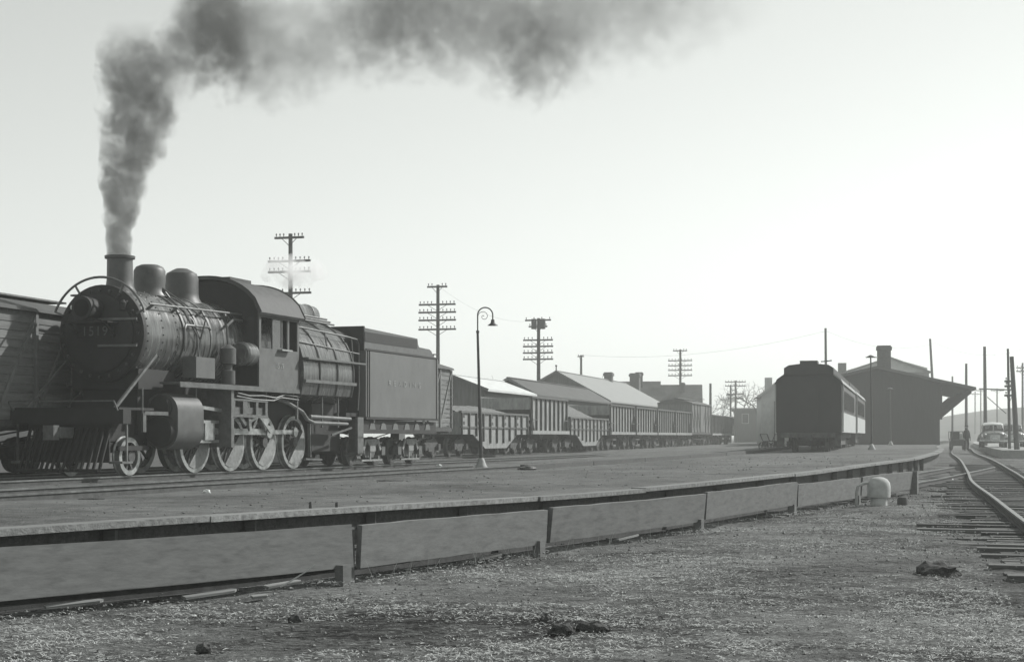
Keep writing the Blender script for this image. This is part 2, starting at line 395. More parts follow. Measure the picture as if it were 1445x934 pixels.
# ------------------------------------------------------------------ tracks
def track(name, label, left, gauge=1.49, ties=None, tz=.0, h=.14, far=None):
    t = tag(bpy.data.objects.new(name, None), label, kind='structure'); COL.objects.link(t)
    for c in (left, offset(left, gauge)):
        mb = MB(); sweep(mb, c, .03, -.115, -.03); sweep(mb, c, .14, -.14, -.115); q = mb.build('rail', 'truck', t); mb = MB(); sweep(mb, c, .075, -.03, 0); mb.build('rail_head', 'rail', q)
    if ties:
        y0, y1, fn = ties; acc = 9; mid = offset(left, gauge / 2); tm = None
        for a, b in zip(mid, mid[1:]):
            seg = (b - a).length; d = (b - a).normalized()
            while acc <= seg or acc == 9:
                if acc == 9: acc = 0
                p = a + d * acc
                if y0 < p.y < y1:
                    l0, l1 = fn(p.y)
                    me = MB().box(-l0, l1, -.11, .11, -.16, 0).mesh('tie', 'tie')
                    hd = math.atan2(-d.x, d.y) + random.gauss(0, .02)
                    link('tie', me, t, (p.x, p.y, p.z - .142 + random.uniform(-.025, .004)), (0, random.gauss(0, .006), hd))
                acc += random.uniform(.5, .58)
            acc -= seg
    return t
def tl(Y):
    ext = 0
    if 15 < Y < 52: ext = random.choice([0, .1, .2, .35, .6, 1.0]) * (1 if Y > 20 else .5)
    return 1.3 + ext, 1.3
mainl = [p for p in ML if p.y > 10]
track('main_railway_track', 'ballasted track with weathered wooden ties curving past the station', mainl, ties=(11, 75, tl))
TRp = spline([(-7.0, 8.9, -.46), (-4.45, 12.2, -.46), (-1.95, 15.4, -.46), (.02, 18.9, -.45), (2.52, 23.7, -.44), (4.88, 28.8, -.42), (9.0, 37.2, -.385), (12.3, 44.3, -.36), (16.3, 53.6, -.325), (20.05, 62.6, -.30)], .8)
TLp = [Vector((p.x, p.y, p.z)) for p in offset(TRp, -1.49)]
track('platform_siding', 'sunken siding between the platform edge and the low boards', [p for p in TLp if p.y < 60], ties=(28, 52, lambda y: (1.25, 1.25)))
def straight(o, d, a, b, z=0, st=4):
    k = max(2, int((b - a) / st)); return [o + d * (a + (b - a) * i / k) + Vector((0, 0, z)) for i in range(k + 1)]
n1 = Vector((-D1.y, D1.x, 0))
track('engine_track', 'track under the steam locomotive and its tender', straight(L0 + n1 * .745, D1, -30, 70))
track('freight_track', 'track under the boxcars and coal hoppers', straight(H0 + N2 * .745, D2, -80, 140))
track('stub_track', 'short sunken yard track in front of the locomotive', straight(L0 - n1 * (.745 + 3.1), D1, -30, 13.5, .015))
coachline = spline([(1.6, 43.6, -.05), (6.8, 55.5, -.02), (13.55, 71.0, .06), (18.8, 90, .12), (26.5, 118, .15), (46, 188, .15)], 1.2)
track('passenger_track', 'platform track under the dark passenger coaches', offset(coachline, -.745))

# dark timber kerb beside the passenger track
c = spline([(.37, 42.8, 0), (6.0, 57.0, .0), (11.0, 70.2, .05), (17.0, 92, .12)], .6)
def kerb(c):
    global kc
    mb = MB(); c = [Vector(p) for p in c]
    for p in c: p.z = zyard(p.x, p.y, lerp_tab(ETAB, p.y) - p.x)
    c[-1] = c[-1] + (c[-2] - c[-1]).normalized() * .06
    sweep(mb, c, .3, -.08, .13); mb.build('timber', 'creosote', kc)
kc = thing('timber_kerb', 'dark low timber kerb running across the platform to the coaches', 'kerb', (0, 0, 0))
run_pieces(c, 5.5, kerb)

# low board barrier between siding and foreground
bf = thing('board_barrier', 'low barrier of wide weathered boards on short posts along the siding', 'barrier', (0, 0, 0))
for i, (a, b) in enumerate(zip(BOARD, BOARD[1:])):
    a = Vector((*a, zg(*a))); b = Vector((*b, zg(*b))); d = (b - a); L = d.length; ang = math.atan2(d.y, d.x); hh = .42
    o = bpy.data.objects.new('board', None)
    nseg = 14; top = []; bot = []
    rnd = random.Random(i + 3)
    for k in range(nseg + 1):
        x = .06 + (L - .10) * k / nseg
        top.append((x, hh + rnd.uniform(-.004, .004) + .006 * math.sin(x * .9 + i))); bot.append((x, rnd.uniform(-.004, .004)))
    me = MB().prism(bot + top[::-1], 'y', -.03, .03).mesh('board', 'plank')
    slope = math.atan2(d.z, Vector((d.x, d.y)).length)
    link('board', me, bf, (a.x, a.y, a.z + .11 + (-.0, -.01, .0, .02, -.015, .01, 0)[i]), (R((-4, 3, 6, 4, 2, 5, 3)[i]), -slope, ang))
    q = a + d.normalized() * .0; nrm = Vector((d.y, -d.x, 0)).normalized()
    me = MB().box(-.055, .055, -.05, .05, -.15, .50).mesh('post', 'plank'); link('post', me, bf, (q.x - nrm.x * .085, q.y - nrm.y * .085, q.z), (0, 0, ang + .05))
    q = a - d.normalized() * .22
    if i: me = MB().box(-.07, .07, -.05, .05, -.12, .15).mesh('foot_block', 'plank'); link('foot_block', me, bf, (q.x + nrm.x * .02, q.y + nrm.y * .02, q.z), (0, 0, ang))
q = Vector((*BOARD[-1], zg(*BOARD[-1]))); me = MB().box(-.09, .09, -.09, .09, -.15, .55).mesh('post', 'plank'); link('post', me, bf, (q.x + .12, q.y + .1, q.z), (0, 0, 1.1))

# ------------------------------------------------------------------ locomotive (local x runs back along the engine, -y is the lit side)
loco = thing('steam_locomotive', 'soot-black camelback steam locomotive with a smoking stack', 'locomotive', tuple(L0), RZ1)
BZ = 3.12
def circ(r, z0, y0=0, n=32): return [(y0 + r * math.cos(2 * math.pi * k / n), z0 + r * math.sin(2 * math.pi * k / n)) for k in range(n)]
boiler = MB().lathe([(1.7, .98), (1.72, 1.02), (5.0, 1.06), (7.0, 1.1), (7.0, .3)], (0, 0, BZ), 'x', 40).build('boiler', 'boiler', loco)
for x in (1.95, 2.55, 3.15, 3.75, 4.35): MB().lathe([(x - .04, 1.0), (x - .04, 1.053), (x + .04, 1.056), (x + .04, 1.0)], (0, 0, BZ), 'x', 40, False).build('boiler_band', 'pipe', boiler)
sb = MB().lathe([(.30, .8), (.30, 1.05), (1.7, 1.05), (1.71, .9)], (0, 0, BZ), 'x', 44).build('smokebox', 'boiler', loco)
MB().lathe([(.12, .2), (.12, 1.02), (.16, 1.08), (.26, 1.085), (.31, 1.06), (.31, .7)], (0, 0, BZ), 'x', 44).build('front_ring', 'black', sb)
tag((lambda m_: [m_.ball((x, 1.055 * math.cos(R(a)), BZ + 1.055 * math.sin(R(a))), .022, 5, 4) for x in (.38, 1.0, 1.62) for a in range(90, 271, 9)] and m_)(MB()).build('rivet_rows', 'boiler', sb), kind='stuff')
door = MB().lathe([(.12, .86), (.06, .86), (.04, .82), (0, .55), (-.03, .25), (-.035, .02)], (0, 0, BZ), 'x', 40).build('smokebox_door', 'black', sb)
rim = MB()
for k in range(24):
    t = 2 * math.pi * k / 24; rim.lathe([(.07, .03), (.10, .035), (.13, .035)], (0, .96 * math.cos(t), BZ + .96 * math.sin(t)), 'x', 6)
tag(rim.build('door_clamps', 'truck', sb, angle=30), kind='stuff')
hinge = MB().bar((.03, -.98, BZ - .28), (-.05, -.05, BZ - .28), .05, .05).bar((.03, -.98, BZ + .3), (-.05, -.05, BZ + .3), .05, .05)
hinge.build('door_hinge', 'pipe', sb)
MB().prism([(-.46, BZ - .12), (.46, BZ - .12), (.46, BZ + .18), (-.46, BZ + .18)], 'x', -.085, -.045).build('number_plate', 'black', sb)
text('road_number', '1519', .30, sb, front_mtx(-.092, 0, BZ + .03), 'tender', 1.0)
# arched hand rail over the smokebox front
MB().tube([(.08, 1.24 * math.cos(t), BZ + 1.24 * math.sin(t)) for t in [R(24 + 132 * k / 24) for k in range(25)]], .028, 8).build('front_grab_rail', 'pipe', loco)
gr = MB()
for t in (R(24), R(60), R(120), R(156)): gr.bar((.1, 1.02 * math.cos(t), BZ + 1.02 * math.sin(t)), (.08, 1.25 * math.cos(t), BZ + 1.25 * math.sin(t)), .04, .04)
gr.build('rail_bracket', 'pipe', loco)
hl = MB().lathe([(-.5, .2), (-.5, .25), (-.44, .26), (-.1, .24), (.1, .2)], (0, .06, BZ + .52), 'x', 24).box(-.4, .1, -.16, .28, BZ + .22, BZ + .29).build('headlight', 'black', loco)
MB().lathe([(-.512, .005), (-.514, .12), (-.506, .19)], (0, .06, BZ + .52), 'x', 20).build('lens', 'darkglass', hl)
MB().box(-.46, -.02, -.55, .55, BZ + .20, BZ + .23).build('headlight_shelf', 'black', loco)
for s in (-1, 1): MB().bar((-.4, s * .45, BZ + .2), (.08, s * .45, BZ - .1), .05, .05).build('shelf_bracket', 'black', loco)
for s in (-1, 1):
    ml = MB().lathe([(BZ + .48, .06), (BZ + .5, .085), (BZ + .66, .085), (BZ + .72, .03)], (.05, s * .62, 0), 'z', 14).bar((.05, s * .62, BZ + .5), (.1, s * .62, BZ + .36), .04, .04).build('marker_lamp', 'black', loco)
    if s > 0: MB().lathe([(-.075, .01), (-.07, .05), (-.02, .06)], (.03, s * .62, BZ + .58), 'x', 14).build('lens', 'palestone', ml)
# stack, domes
st = MB().lathe([(4.05, .46), (4.12, .36), (4.22, .31), (4.4, .29), (4.84, .285), (4.85, .335), (4.91, .34), (4.92, .29), (4.6, .23)], (.89, 0, 0), 'z', 28).build('smoke_stack', 'cyl', loco)
MB().lathe([(4.1, .44), (4.2, .37), (4.32, .355), (4.5, .37), (4.7, .365), (4.79, .31), (4.84, .2), (4.86, .02)], (2.12, 0, 0), 'z', 28).build('sand_dome', 'cyl', loco)
MB().lathe([(4.05, .5), (4.18, .42), (4.3, .4), (4.66, .4), (4.78, .36), (4.86, .22), (4.9, .14), (4.91, .02)], (3.55, 0, 0), 'z', 28).build('steam_dome', 'cyl', loco)
for y in (-.5, -.72): MB().tube([(2.1, -.34, 4.3), (2.3, y, 4.0), (2.45, y * 1.5 - .2, 3.55), (2.5, -1.12, 3.1), (2.55, -1.06, 2.5)], .022, 6).build('sand_pipe', 'pipe', loco)
# side hand rails and feed pipes on the boiler
for s in (-1, 1):
    MB().tube([(.5, s * 1.0, 3.78), (4.75, s * .98, 3.86)], .024, 6).build('boiler_hand_rail', 'pipe', loco)
    MB().tube([(1.8, s * 1.12, 2.8), (1.8, s * 1.12, 3.3), (1.88, s * 1.1, 3.4), (2.9, s * 1.1, 3.42), (2.98, s * 1.1, 3.36)], .03, 6).build('feed_pipe', 'pipe', loco)
rp = MB()
for x in (.7, 1.7, 2.8, 3.9): rp.bar((x, -1.0, 3.79), (x, -.85, 3.70), .05, .05)
rp.build('hand_rail_post', 'pipe', loco)
# running boards, both sides
for s in (-1, 1):
    y0, y1 = sorted((s * 1.48, s * .95))
    MB().box(1.0, 7.05, y0, y1, 2.03, 2.08).box(1.0, 7.05, *(sorted((s * 1.485, s * 1.455))), 1.96, 2.03).build('running_board', 'pipe', loco)
# cylinders with their valve chests
for s in (-1, 1):
    yc = s * 1.03; poly = []
    for k in range(13): t = R(180 + 180 * k / 12); poly.append((yc + .42 * math.cos(t), .98 + .42 * math.sin(t)))
    for k in range(13): t = R(180 * k / 12); poly.append((yc + .42 * math.cos(t), 1.42 + .4 * math.sin(t)))
    cy = MB().prism(poly, 'x', .95, 2.08).build('cylinder', 'cyl', loco)
    hd = MB().lathe([(.80, .1), (.82, .33), (.9, .37), (.952, .37)], (0, yc, .98), 'x', 28).lathe([(.84, .06), (.85, .24), (.9, .28), (.952, .28)], (0, yc, 1.5), 'x', 24).build('cylinder_head', 'black', cy)
    MB().lathe([(2.078, .36), (2.12, .36), (2.16, .12), (2.2, .1)], (0, yc, .98), 'x', 24).lathe([(2.078, .26), (2.14, .26), (2.18, .1)], (0, yc, 1.5), 'x', 20).build('rear_cylinder_head', 'steel', cy)
MB().box(.5, 2.1, -.7, .7, .9, 2.2).box(.3, 1.8, -.85, .85, 1.9, 2.35).build('smokebox_saddle', 'black', loco)
# frame and everything dark between the wheels
MB().box(-.6, 10.4, -.62, -.5, .75, 1.3).box(-.6, 10.4, .5, .62, .75, 1.3).box(2.2, 10.4, -.48, .48, .9, 2.1).box(8.7, 10.5, -.95, .95, .45, 1.75).build('frame', 'black', loco)
# wheels
def wheel_mesh(r, spokes, cw):
    rimm = MB().lathe([(-.07, r - .11), (-.07, r - .005), (.05, r), (.075, r + .025), (.10, r + .02), (.10, r - .11)], (0, 0, 0), 'y', 40, False)
    rimm.lathe([(.10, r - .11), (-.07, r - .11)], (0, 0, 0), 'y', 40, False)
    rm = rimm.mesh('tyre', 'steel')
    sp = MB(); sp.lathe([(-.12, .02), (-.12, .13), (.1, .15), (.1, .02)], (0, 0, 0), 'y', 18)
    for k in range(spokes):
        t = 2 * math.pi * (k + .5) / spokes; sp.bar((.1 * math.cos(t), 0, .1 * math.sin(t)), ((r - .1) * math.cos(t), 0, (r - .1) * math.sin(t)), .055, .045, (0, 1, 0))
    sm = sp.mesh('spokes', 'truck'); cm = None
    if cw:
        pts = [((r - .10) * math.cos(R(a)), (r - .10) * math.sin(R(a))) for a in range(-120, 31, 10)]
        q0 = Vector(pts[-1]); q1 = Vector(pts[0]); ins = [tuple(q0.lerp(q1, k / 8) * (1 - .0 * k) + Vector((.0, 0))) for k in range(1, 8)]
        cm = MB().prism(pts + ins, 'y', -.085, .03).mesh('counterweight', 'counterweight')
    return rm, sm, cm
drv = wheel_mesh(.70, 14, True); ldw = wheel_mesh(.42, 9, False)
DRX = (2.76, 4.46, 6.16, 7.86)
for s in (-1, 1):
    for x in DRX:
        wq = link('driving_wheel', drv[1], loco, (x, s * .76, .70), (0, 0, 0 if s < 0 else math.pi))
        link('tyre', drv[0], wq); link('counterweight', drv[2], wq)
    wq = link('leading_wheel', ldw[1], loco, (0, s * .76, .42), (0, 0, 0 if s < 0 else math.pi)); link('tyre', ldw[0], wq)
    CP = (-.17, .27)
    for a, b in zip(DRX, DRX[1:]): pass
    rod = MB(); y = s * .93
    rod.bar((DRX[0] - .1 + CP[0], y, .70 + CP[1]), (DRX[3] + .12 + CP[0], y, .70 + CP[1]), .05, .11)
    for x in DRX: rod.lathe([(-.05, .13), (.05, .13)], (x + CP[0], y, .70 + CP[1]), 'y', 14)
    rod.build('side_rod', 'steel', loco)
    m2 = MB().bar((3.05, s * 1.04, .98), (DRX[2] + CP[0], s * 1.04, .70 + CP[1]), .06, .15); m2.lathe([(-.06, .16), (.06, .16)], (DRX[2] + CP[0], s * 1.04, .70 + CP[1]), 'y', 16); m2.build('main_rod', 'steel', loco)
    MB().bar((2.15, s * 1.03, 1.2), (3.5, s * 1.03, 1.2), .12, .07).bar((2.15, s * 1.03, .74), (3.5, s * 1.03, .74), .12, .07).build('crosshead_guide', 'steel', loco)
    MB().box(2.7, 3.15, *sorted((s * .93, s * 1.13)), .77, 1.17).build('crosshead', 'steel', loco)
    MB().tube([(2.1, s * 1.03, .98), (2.8, s * 1.03, .98)], .045, 10).build('piston_rod', 'steel', loco)
    MB().box(3.42, 3.55, *sorted((s * .6, s * 1.42)), .6, 1.97).build('guide_yoke', 'pipe', loco)
    # motion bracket with two oblong holes, link and eccentric gear
    br = MB().bar((3.56, s * 1.38, 1.74), (5.3, s * 1.38, 1.72), .06, .05).bar((3.56, s * 1.38, 1.36), (5.3, s * 1.38, 1.34), .06, .07)
    for x, wd in ((3.6, .1), (4.15, .22), (4.75, .12), (5.24, .12)): br.box(x - wd / 2, x + wd / 2, *sorted((s * 1.36, s * 1.40)), 1.36, 1.74)
    br.box(3.6, 5.3, *sorted((s * 1.3, s * 1.34)), 1.40, 1.56); br.build('motion_bracket', 'pipe', loco)
    MB().bar((2.2, s * 1.1, 1.56), (4.2, s * 1.15, 1.42), .05, .08).bar((4.2, s * 1.15, 1.42), (4.6, s * 1.15, 1.15), .06, .1).bar((4.6, s * 1.2, 1.75), (4.75, s * 1.2, 1.0), .06, .12).bar((5.3, s * 1.16, 1.38), (5.9, s * 1.16, .98), .05, .1).bar((4.6, s * 1.15, 1.15), (5.3, s * 1.16, 1.38), .04, .08).build('valve_gear', 'steel', loco)
    MB().bar((5.5, s * 1.05, 1.3), (6.05, s * 1.05, .95), .06, .2).bar((5.5, s * 1.12, 1.35), (5.75, s * 1.12, 1.15), .1, .3).build('eccentric_crank', 'steel', loco)
    sp = MB()
    for x in (2.0, 3.75, 5.4, 6.9): sp.tube([(x, s * 1.3, 2.0), (x, s * 1.3, 1.75)], .02, 6)
    sp.tube([(3.7, s * 1.42, 1.9), (4.3, s * 1.42, 1.84), (5.0, s * 1.42, 1.86), (5.7, s * 1.42, 1.82), (6.2, s * 1.42, 1.92), (7.0, s * 1.42, 1.88)], .022, 6)
    sp.tube([(3.7, s * 1.4, 1.82), (4.6, s * 1.4, 1.76), (5.6, s * 1.4, 1.75), (6.0, s * 1.4, 1.84), (7.0, s * 1.4, 1.8)], .02, 6); sp.build('under_board_pipe', 'pipe', loco)
    MB().tube([(5.9, s * 1.2, 1.86), (6.6, s * 1.3, 1.72), (7.3, s * 1.36, 1.5), (7.55, s * 1.38, 1.3), (7.9, s * 1.4, 1.22), (10.0, s * 1.4, 1.2)], .05, 8).build('injector_pipe', 'pipe', loco)
    MB().tube([(7.7, s * 1.38, 1.38), (10.2, s * 1.4, 1.34)], .055, 8).build('delivery_pipe', 'pipe', loco)
    MB().bar((7.0, s * 1.35, 1.95), (7.0, s * 1.35, 1.3), .06, .06).bar((8.4, s * 1.4, 1.95), (8.4, s * 1.4, 1.1), .04, .04).bar((9.4, s * 1.4, 1.95), (9.4, s * 1.4, 1.1), .04, .04).bar((9.0, s * 1.4, .9), (10.3, s * 1.4, 1.1), .04, .05).build('pipe_hanger', 'pipe', loco)
    # brake gear behind the last driver
    MB().bar((8.65, s * .9, 1.2), (8.68, s * .9, .3), .08, .07).bar((8.3, s * .95, .25), (9.3, s * .95, .22), .06, .05).build('brake_hanger', 'pipe', loco)
    # diagonal brace from smokebox to pilot deck
    MB().bar((.62, s * 1.1, 2.66), (-1.0, s * 1.1, 1.45), .05, .06).build('smokebox_brace', 'pipe', loco)
    MB().bar((-.25, s * 1.3, 1.9), (-.25, s * 1.3, 1.32), .025, .025).bar((-.2, s * 1.3, 1.36), (.75, s * 1.3, 1.36), .06, .08).bar((-.2, s * 1.3, 1.36), (-.2, s * 1.3, .95), .05, .12).build('front_step', 'pipe', loco)
# front truck, pilot
MB().box(-.5, .5, -.62, .62, .5, .72).bar((-.6, -.9, .6), (.6, -.9, .6), .06, .1).bar((-.6, .9, .6), (.6, .9, .6), .06, .1).build('leading_truck_frame', 'black', loco)
MB().box(-1.15, -.85, -1.4, 1.4, 1.12, 1.42).build('pilot_beam', 'black', loco)
MB().box(-1.15, .2, -1.3, 1.3, 1.42, 1.47).build('front_deck', 'black', loco)
pil = MB().bar((-1.42, -.98, .14), (-1.42, .98, .14), .07, .07).bar((-1.0, -1.05, 1.08), (-1.0, 1.05, 1.08), .08, .1).build('pilot', 'black', loco)
for k in range(15):
    y = -.98 + 1.96 * k / 14; MB().bar((-1.0, y, 1.06), (-1.40 - .1 * (1 - abs(y) / 1.0), y, .14), .055, .04).build('pilot_slat', 'black', pil)
MB().prism([(-.95, .3), (.95, .3), (.95, 1.1), (-.95, 1.1)], 'x', -.98, -.94).build('pilot_backing', 'black', loco)
for s in (-1, 1): MB().box(-1.15, -.75, *sorted((s * 1.05, s * 1.38)), .28, .33).bar((-.95, s * 1.36, .3), (-.95, s * 1.36, 1.12), .03, .05).build('switch_step', 'pipe', loco)
MB().box(-1.6, -1.1, -.16, .16, .82, 1.05).box(-1.78, -1.58, -.13, .13, .78, 1.09).build('front_coupler', 'pipe', loco)
MB().bar((-1.35, -1.3, 1.6), (-1.35, 1.3, 1.6), .03, .03).bar((-1.2, -1.3, 1.4), (-1.35, -1.3, 1.6), .03, .03).bar((-1.2, 1.3, 1.4), (-1.35, 1.3, 1.6), .03, .03).build('uncoupling_rod', 'pipe', loco)
# air pump, reservoir box beside the boiler
ap = MB().lathe([(2.1, .17), (2.42, .17), (2.44, .1), (2.56, .1), (2.58, .19), (2.95, .19), (3.0, .12), (3.05, .05)], (3.55, -1.26, 0), 'z', 18).build('air_pump', 'cyl', loco)
MB().box(1.9, 2.75, -1.36, -1.0, 2.2, 2.68).build('lubricator_box', 'cab', loco)
MB().tube([(2.3, -1.2, 2.66), (2.3, -1.15, 3.2), (2.1, -.95, 3.7), (2.0, -.6, 4.05)], .03, 6).tube([(3.55, -1.26, 3.0), (3.6, -1.2, 3.5), (4.2, -1.05, 3.7), (4.72, -1.0, 3.7)], .035, 6).build('steam_pipe', 'pipe', loco)
MB().lathe([(4.15, .02), (4.15, .26), (4.2, .3), (4.66, .3)], (0, -1.22, 2.86), 'x', 18).build('air_reservoir', 'boiler', loco)
# cab astride the boiler
X0, X1, ZF, ZS, ZT = 4.72, 6.9, 2.08, 3.04, 3.92
cab = MB().box(X0, X1, -1.42, 1.42, ZF - .02, ZF + .03).build('cab', 'cab', loco)
for s in (-1, 1):
    a, b = sorted((s * 1.47, s * 1.43)); cs_ = MB()
    cs_.box(X0, X1, a, b, ZF, ZS)
    cs_.box(X0, X1, a, b, ZT - .12, ZT)
    for p, q in ((X0, X0 + .1), (6.24, 6.34), (X1 - .1, X1)): cs_.box(p, q, a, b, ZS, ZT - .12)
    cs_.box(X0 + .7, X0 + .74, a, b, ZS, ZT - .12); cs_.build('side_wall', 'cab', cab)
for s in (-1, 1):
    a, b = sorted((s * 1.445, s * 1.435))
    MB().box(5.46, 5.95, a, b, ZS + .03, ZT - .14).build('cab_window', 'glass', cab)
    MB().box(5.44, 5.97, *sorted((s * 1.46, s * 1.42)), ZS, ZS + .05).box(5.93, 5.98, *sorted((s * 1.46, s * 1.42)), ZS, ZT - .12).build('window_sash', 'cab', cab)
    MB().box(5.7, 6.28, *sorted((s * 1.60, s * 1.44)), ZS - .03, ZS + .01).build('arm_rest', 'steel', cab)
def arch(wd, z0, z1, n=18, p=2.3):
    out = []
    for k in range(n + 1):
        y = -wd + 2 * wd * k / n; out.append((y, z0 + (z1 - z0) * (1 - abs(y / wd) ** p) ** (1 / 1.5)))
    return out
o1 = arch(1.60, 3.90, 4.80); i1 = arch(1.56, 3.84, 4.74)
rf = MB().prism(o1 + i1[::-1], 'x', 4.55, 7.02).build('roof', 'roofblk', cab)
MB().box(5.2, 6.3, -.4, .4, 4.76, 4.86).build('roof_hatch', 'roofblk', rf)
MB().tube([(4.58, y, z + .012) for y, z in o1], .025, 6).tube([(6.99, y, z + .012) for y, z in o1], .025, 6).build('roof_edge', 'roofblk', rf)
fr = [(-1.43, ZF), (1.43, ZF), (1.43, ZT)] + [(y, z) for y, z in arch(1.43, 3.92, 4.72)[::-1]] + [(-1.43, ZT)]
MB().prism(fr, 'x', X0 + .002, X0 + .04).build('front_wall', 'black', cab)
MB().prism([(-1.36, 3.1), (-1.08, 3.1), (-1.08, 3.8), (-1.36, 3.8)], 'x', X0 - .012, X0 + .0).build('front_window', 'glass', cab)
MB().prism(fr, 'x', X1 - .04, X1 - .002).build('rear_wall', 'black', cab)
text('cab_number', '1519', .2, cab, side_mtx(5.8, -1.476, 2.62), 'white')
# wide firebox behind the cab
def fbsec(k=0):
    P = [(-1.05, 1.78), (-1.5, 1.95), (-1.58, 2.3), (-1.58, 2.62)]
    for a in range(1, 18):
        t = R(180 - 10 * a); P.append((1.58 * math.cos(t) * (1 - k), 2.62 + 1.5 * math.sin(t)))
    return P + [(1.58, 2.62), (1.58, 2.3), (1.5, 1.95), (1.05, 1.78)]
fb = MB().prism(fbsec(), 'x', 6.95, 10.1).build('firebox', 'boiler', loco)
for x in (7.9, 9.0, 10.02):
    P = fbsec(); MB().tube([(x, y * 1.008, 2.62 + (z - 2.62) * 1.008) for y, z in P[1:-1]], .03, 6).build('firebox_band', 'pipe', fb)
MB().box(6.95, 10.12, -1.64, -1.56, 2.26, 2.34).box(6.95, 10.12, 1.56, 1.64, 2.26, 2.34).build('mud_ring_ledge', 'pipe', fb)
MB().prism([(y * .97, 2.62 + (z - 2.62) * .97) for y, z in fbsec()], 'x', 10.1, 10.16).build('backhead', 'black', fb)
MB().lathe([(7.0, .05), (7.0, .29), (9.95, .29), (10.05, .24), (10.1, .1)], (0, -.3, 4.22), 'x', 22).build('top_drum', 'boiler', loco)
MB().lathe([(9.55, .30), (9.55, .315), (9.62, .315), (9.62, .30)], (0, -.3, 4.22), 'x', 22, False).build('drum_band', 'pipe', loco)
for i, (y, z) in enumerate(((-.68, 4.16), (-.78, 4.08), (-.9, 4.0))): MB().tube([(6.95, y, z), (10.2, y, z - .02)], .03, 6).build('turret_pipe', 'pipe', loco)
for s in (-1, 1):
    MB().tube([(6.95, s * 1.32, 3.72), (10.0, s * 1.42, 3.62), (10.55, s * 1.45, 3.58), (10.68, s * 1.45, 3.45), (10.7, s * 1.45, 2.2), (10.62, s * 1.45, 1.6)], .026, 6).build('walkway_rail', 'pipe', loco)
    MB().tube([(6.95, s * 1.42, 3.32), (10.65, s * 1.47, 3.18)], .022, 6).tube([(8.6, s * 1.38, 3.68), (8.6, s * 1.5, 2.92)], .022, 6).tube([(10.2, s * 1.44, 3.6), (10.2, s * 1.5, 2.9)], .022, 6).build('rail_post', 'pipe', loco)
    MB().box(6.95, 10.6, *sorted((s * 1.42, s * 1.72)), 2.86, 2.91).build('walkway', 'pipe', loco)
# fireman's shelter at the back
sh = MB()
a1 = arch(1.05, 3.62, 3.98); a2 = arch(1.0, 3.56, 3.92); sh.prism(a1 + a2[::-1], 'x', 10.12, 11.0)
for y in (-.95, .95): sh.bar((10.9, y, 1.6), (10.9, y, 3.62), .06, .06)
sh.box(10.16, 10.4, -.95, .95, 1.6, 3.6); sh.box(10.16, 11.0, -1.3, 1.3, 1.42, 1.52); sh.build('rear_shelter', 'black', loco)
MB().box(10.5, 10.9, -1.5, -1.42, .35, 1.4).box(10.5, 10.9, -1.5, -1.2, .35, .4).box(10.5, 10.9, -1.5, -1.2, .8, .85).build('rear_step', 'pipe', loco)

# ------------------------------------------------------------------ tender
ten = thing('tender', 'grey slab-sided coal tender lettered on its side, behind the locomotive', 'tender', tuple(L0 + D1 * 11.0), RZ1)
TL = 5.7
tank = MB().prism([(-1.44, 1.36), (-1.5, 1.42), (-1.5, 3.28), (-1.44, 3.34), (1.44, 3.34), (1.5, 3.28), (1.5, 1.42), (1.44, 1.36)], 'x', .06, TL).build('tank', 'tender', ten)
for s in (-1, 1):
    side = [(.05, 3.34), (4.1, 3.34), (5.6, 3.34), (5.5, 3.42), (5.3, 3.5), (5.05, 3.62), (4.85, 3.63), (4.25, 3.64), (4.1, 3.72), (4.05, 3.84), (.5, 3.86), (.0, 3.86)]
    side = [(.05, 3.34), (5.6, 3.34), (5.42, 3.4), (5.3, 3.48), (5.2, 3.56), (5.05, 3.6), (4.2, 3.62), (4.1, 3.7), (4.05, 3.88), (.05, 3.95)]
    MB().prism(side, 'y', *sorted((s * 1.46, s * 1.42))).build('coal_board', 'cab', ten)
    tr = MB().bar((.05, s * 1.505, 3.34), (5.68, s * 1.505, 3.34), .025, .05).bar((.05, s * 1.505, 1.38), (5.68, s * 1.505, 1.38), .03, .06)
    for x in (.16, .3, 5.55): tr.bar((x, s * 1.505, 1.38), (x, s * 1.505, 3.32), .03, .035)
    tr.build('side_trim', 'black', ten)
    MB().box(.06, 4.0, *sorted((s * 1.47, s * 1.462)), 3.56, 3.84).build('coal_plank', 'black', ten)
MB().box(.02, .1, -1.45, 1.45, 3.3, 4.0).build('coal_bulkhead', 'black', ten); MB().box(4.0, 4.08, -1.41, 1.41, 3.3, 3.84).build('coal_bulkhead', 'black', ten)
MB().box(.02, .06, -1.3, 1.3, 1.36, 3.3).build('front_sheet', 'black', ten)
text('lettering', 'READING', .23, ten, side_mtx(2.95, -1.508, 2.42), 'white', 1.25, space=2.5)
hb = MB()
nx_, ny_ = 26, 18
for i in range(nx_ + 1):
    for j in range(ny_ + 1):
        x = .15 + 3.8 * i / nx_; y = -1.36 + 2.72 * j / ny_
        hb.v.append((x, y, 3.62 + .18 * math.sin(math.pi * i / nx_) * math.sin(math.pi * j / ny_) + .06 * mnoise.noise((x * 4, y * 4, 0)) + .03 * mnoise.noise((x * 11, y * 11, 4))))
for i in range(nx_):
    for j in range(ny_): a = i * (ny_ + 1) + j; hb.f.append((a, a + 1, a + ny_ + 2, a + ny_ + 1))
tag(hb.build('coal', 'coal', ten, recalc=False, angle=20), kind='stuff')
MB().lathe([(3.32, .35), (3.5, .35), (3.53, .3), (3.53, .02)], (4.9, 0, 0), 'z', 18).build('water_hatch', 'black', ten)
MB().box(-.2, TL + .05, -1.4, 1.4, 1.02, 1.32).box(-.2, TL, -1.44, -1.4, .94, 1.06).box(-.2, TL, 1.4, 1.44, .94, 1.06).build('underframe', 'black', ten)
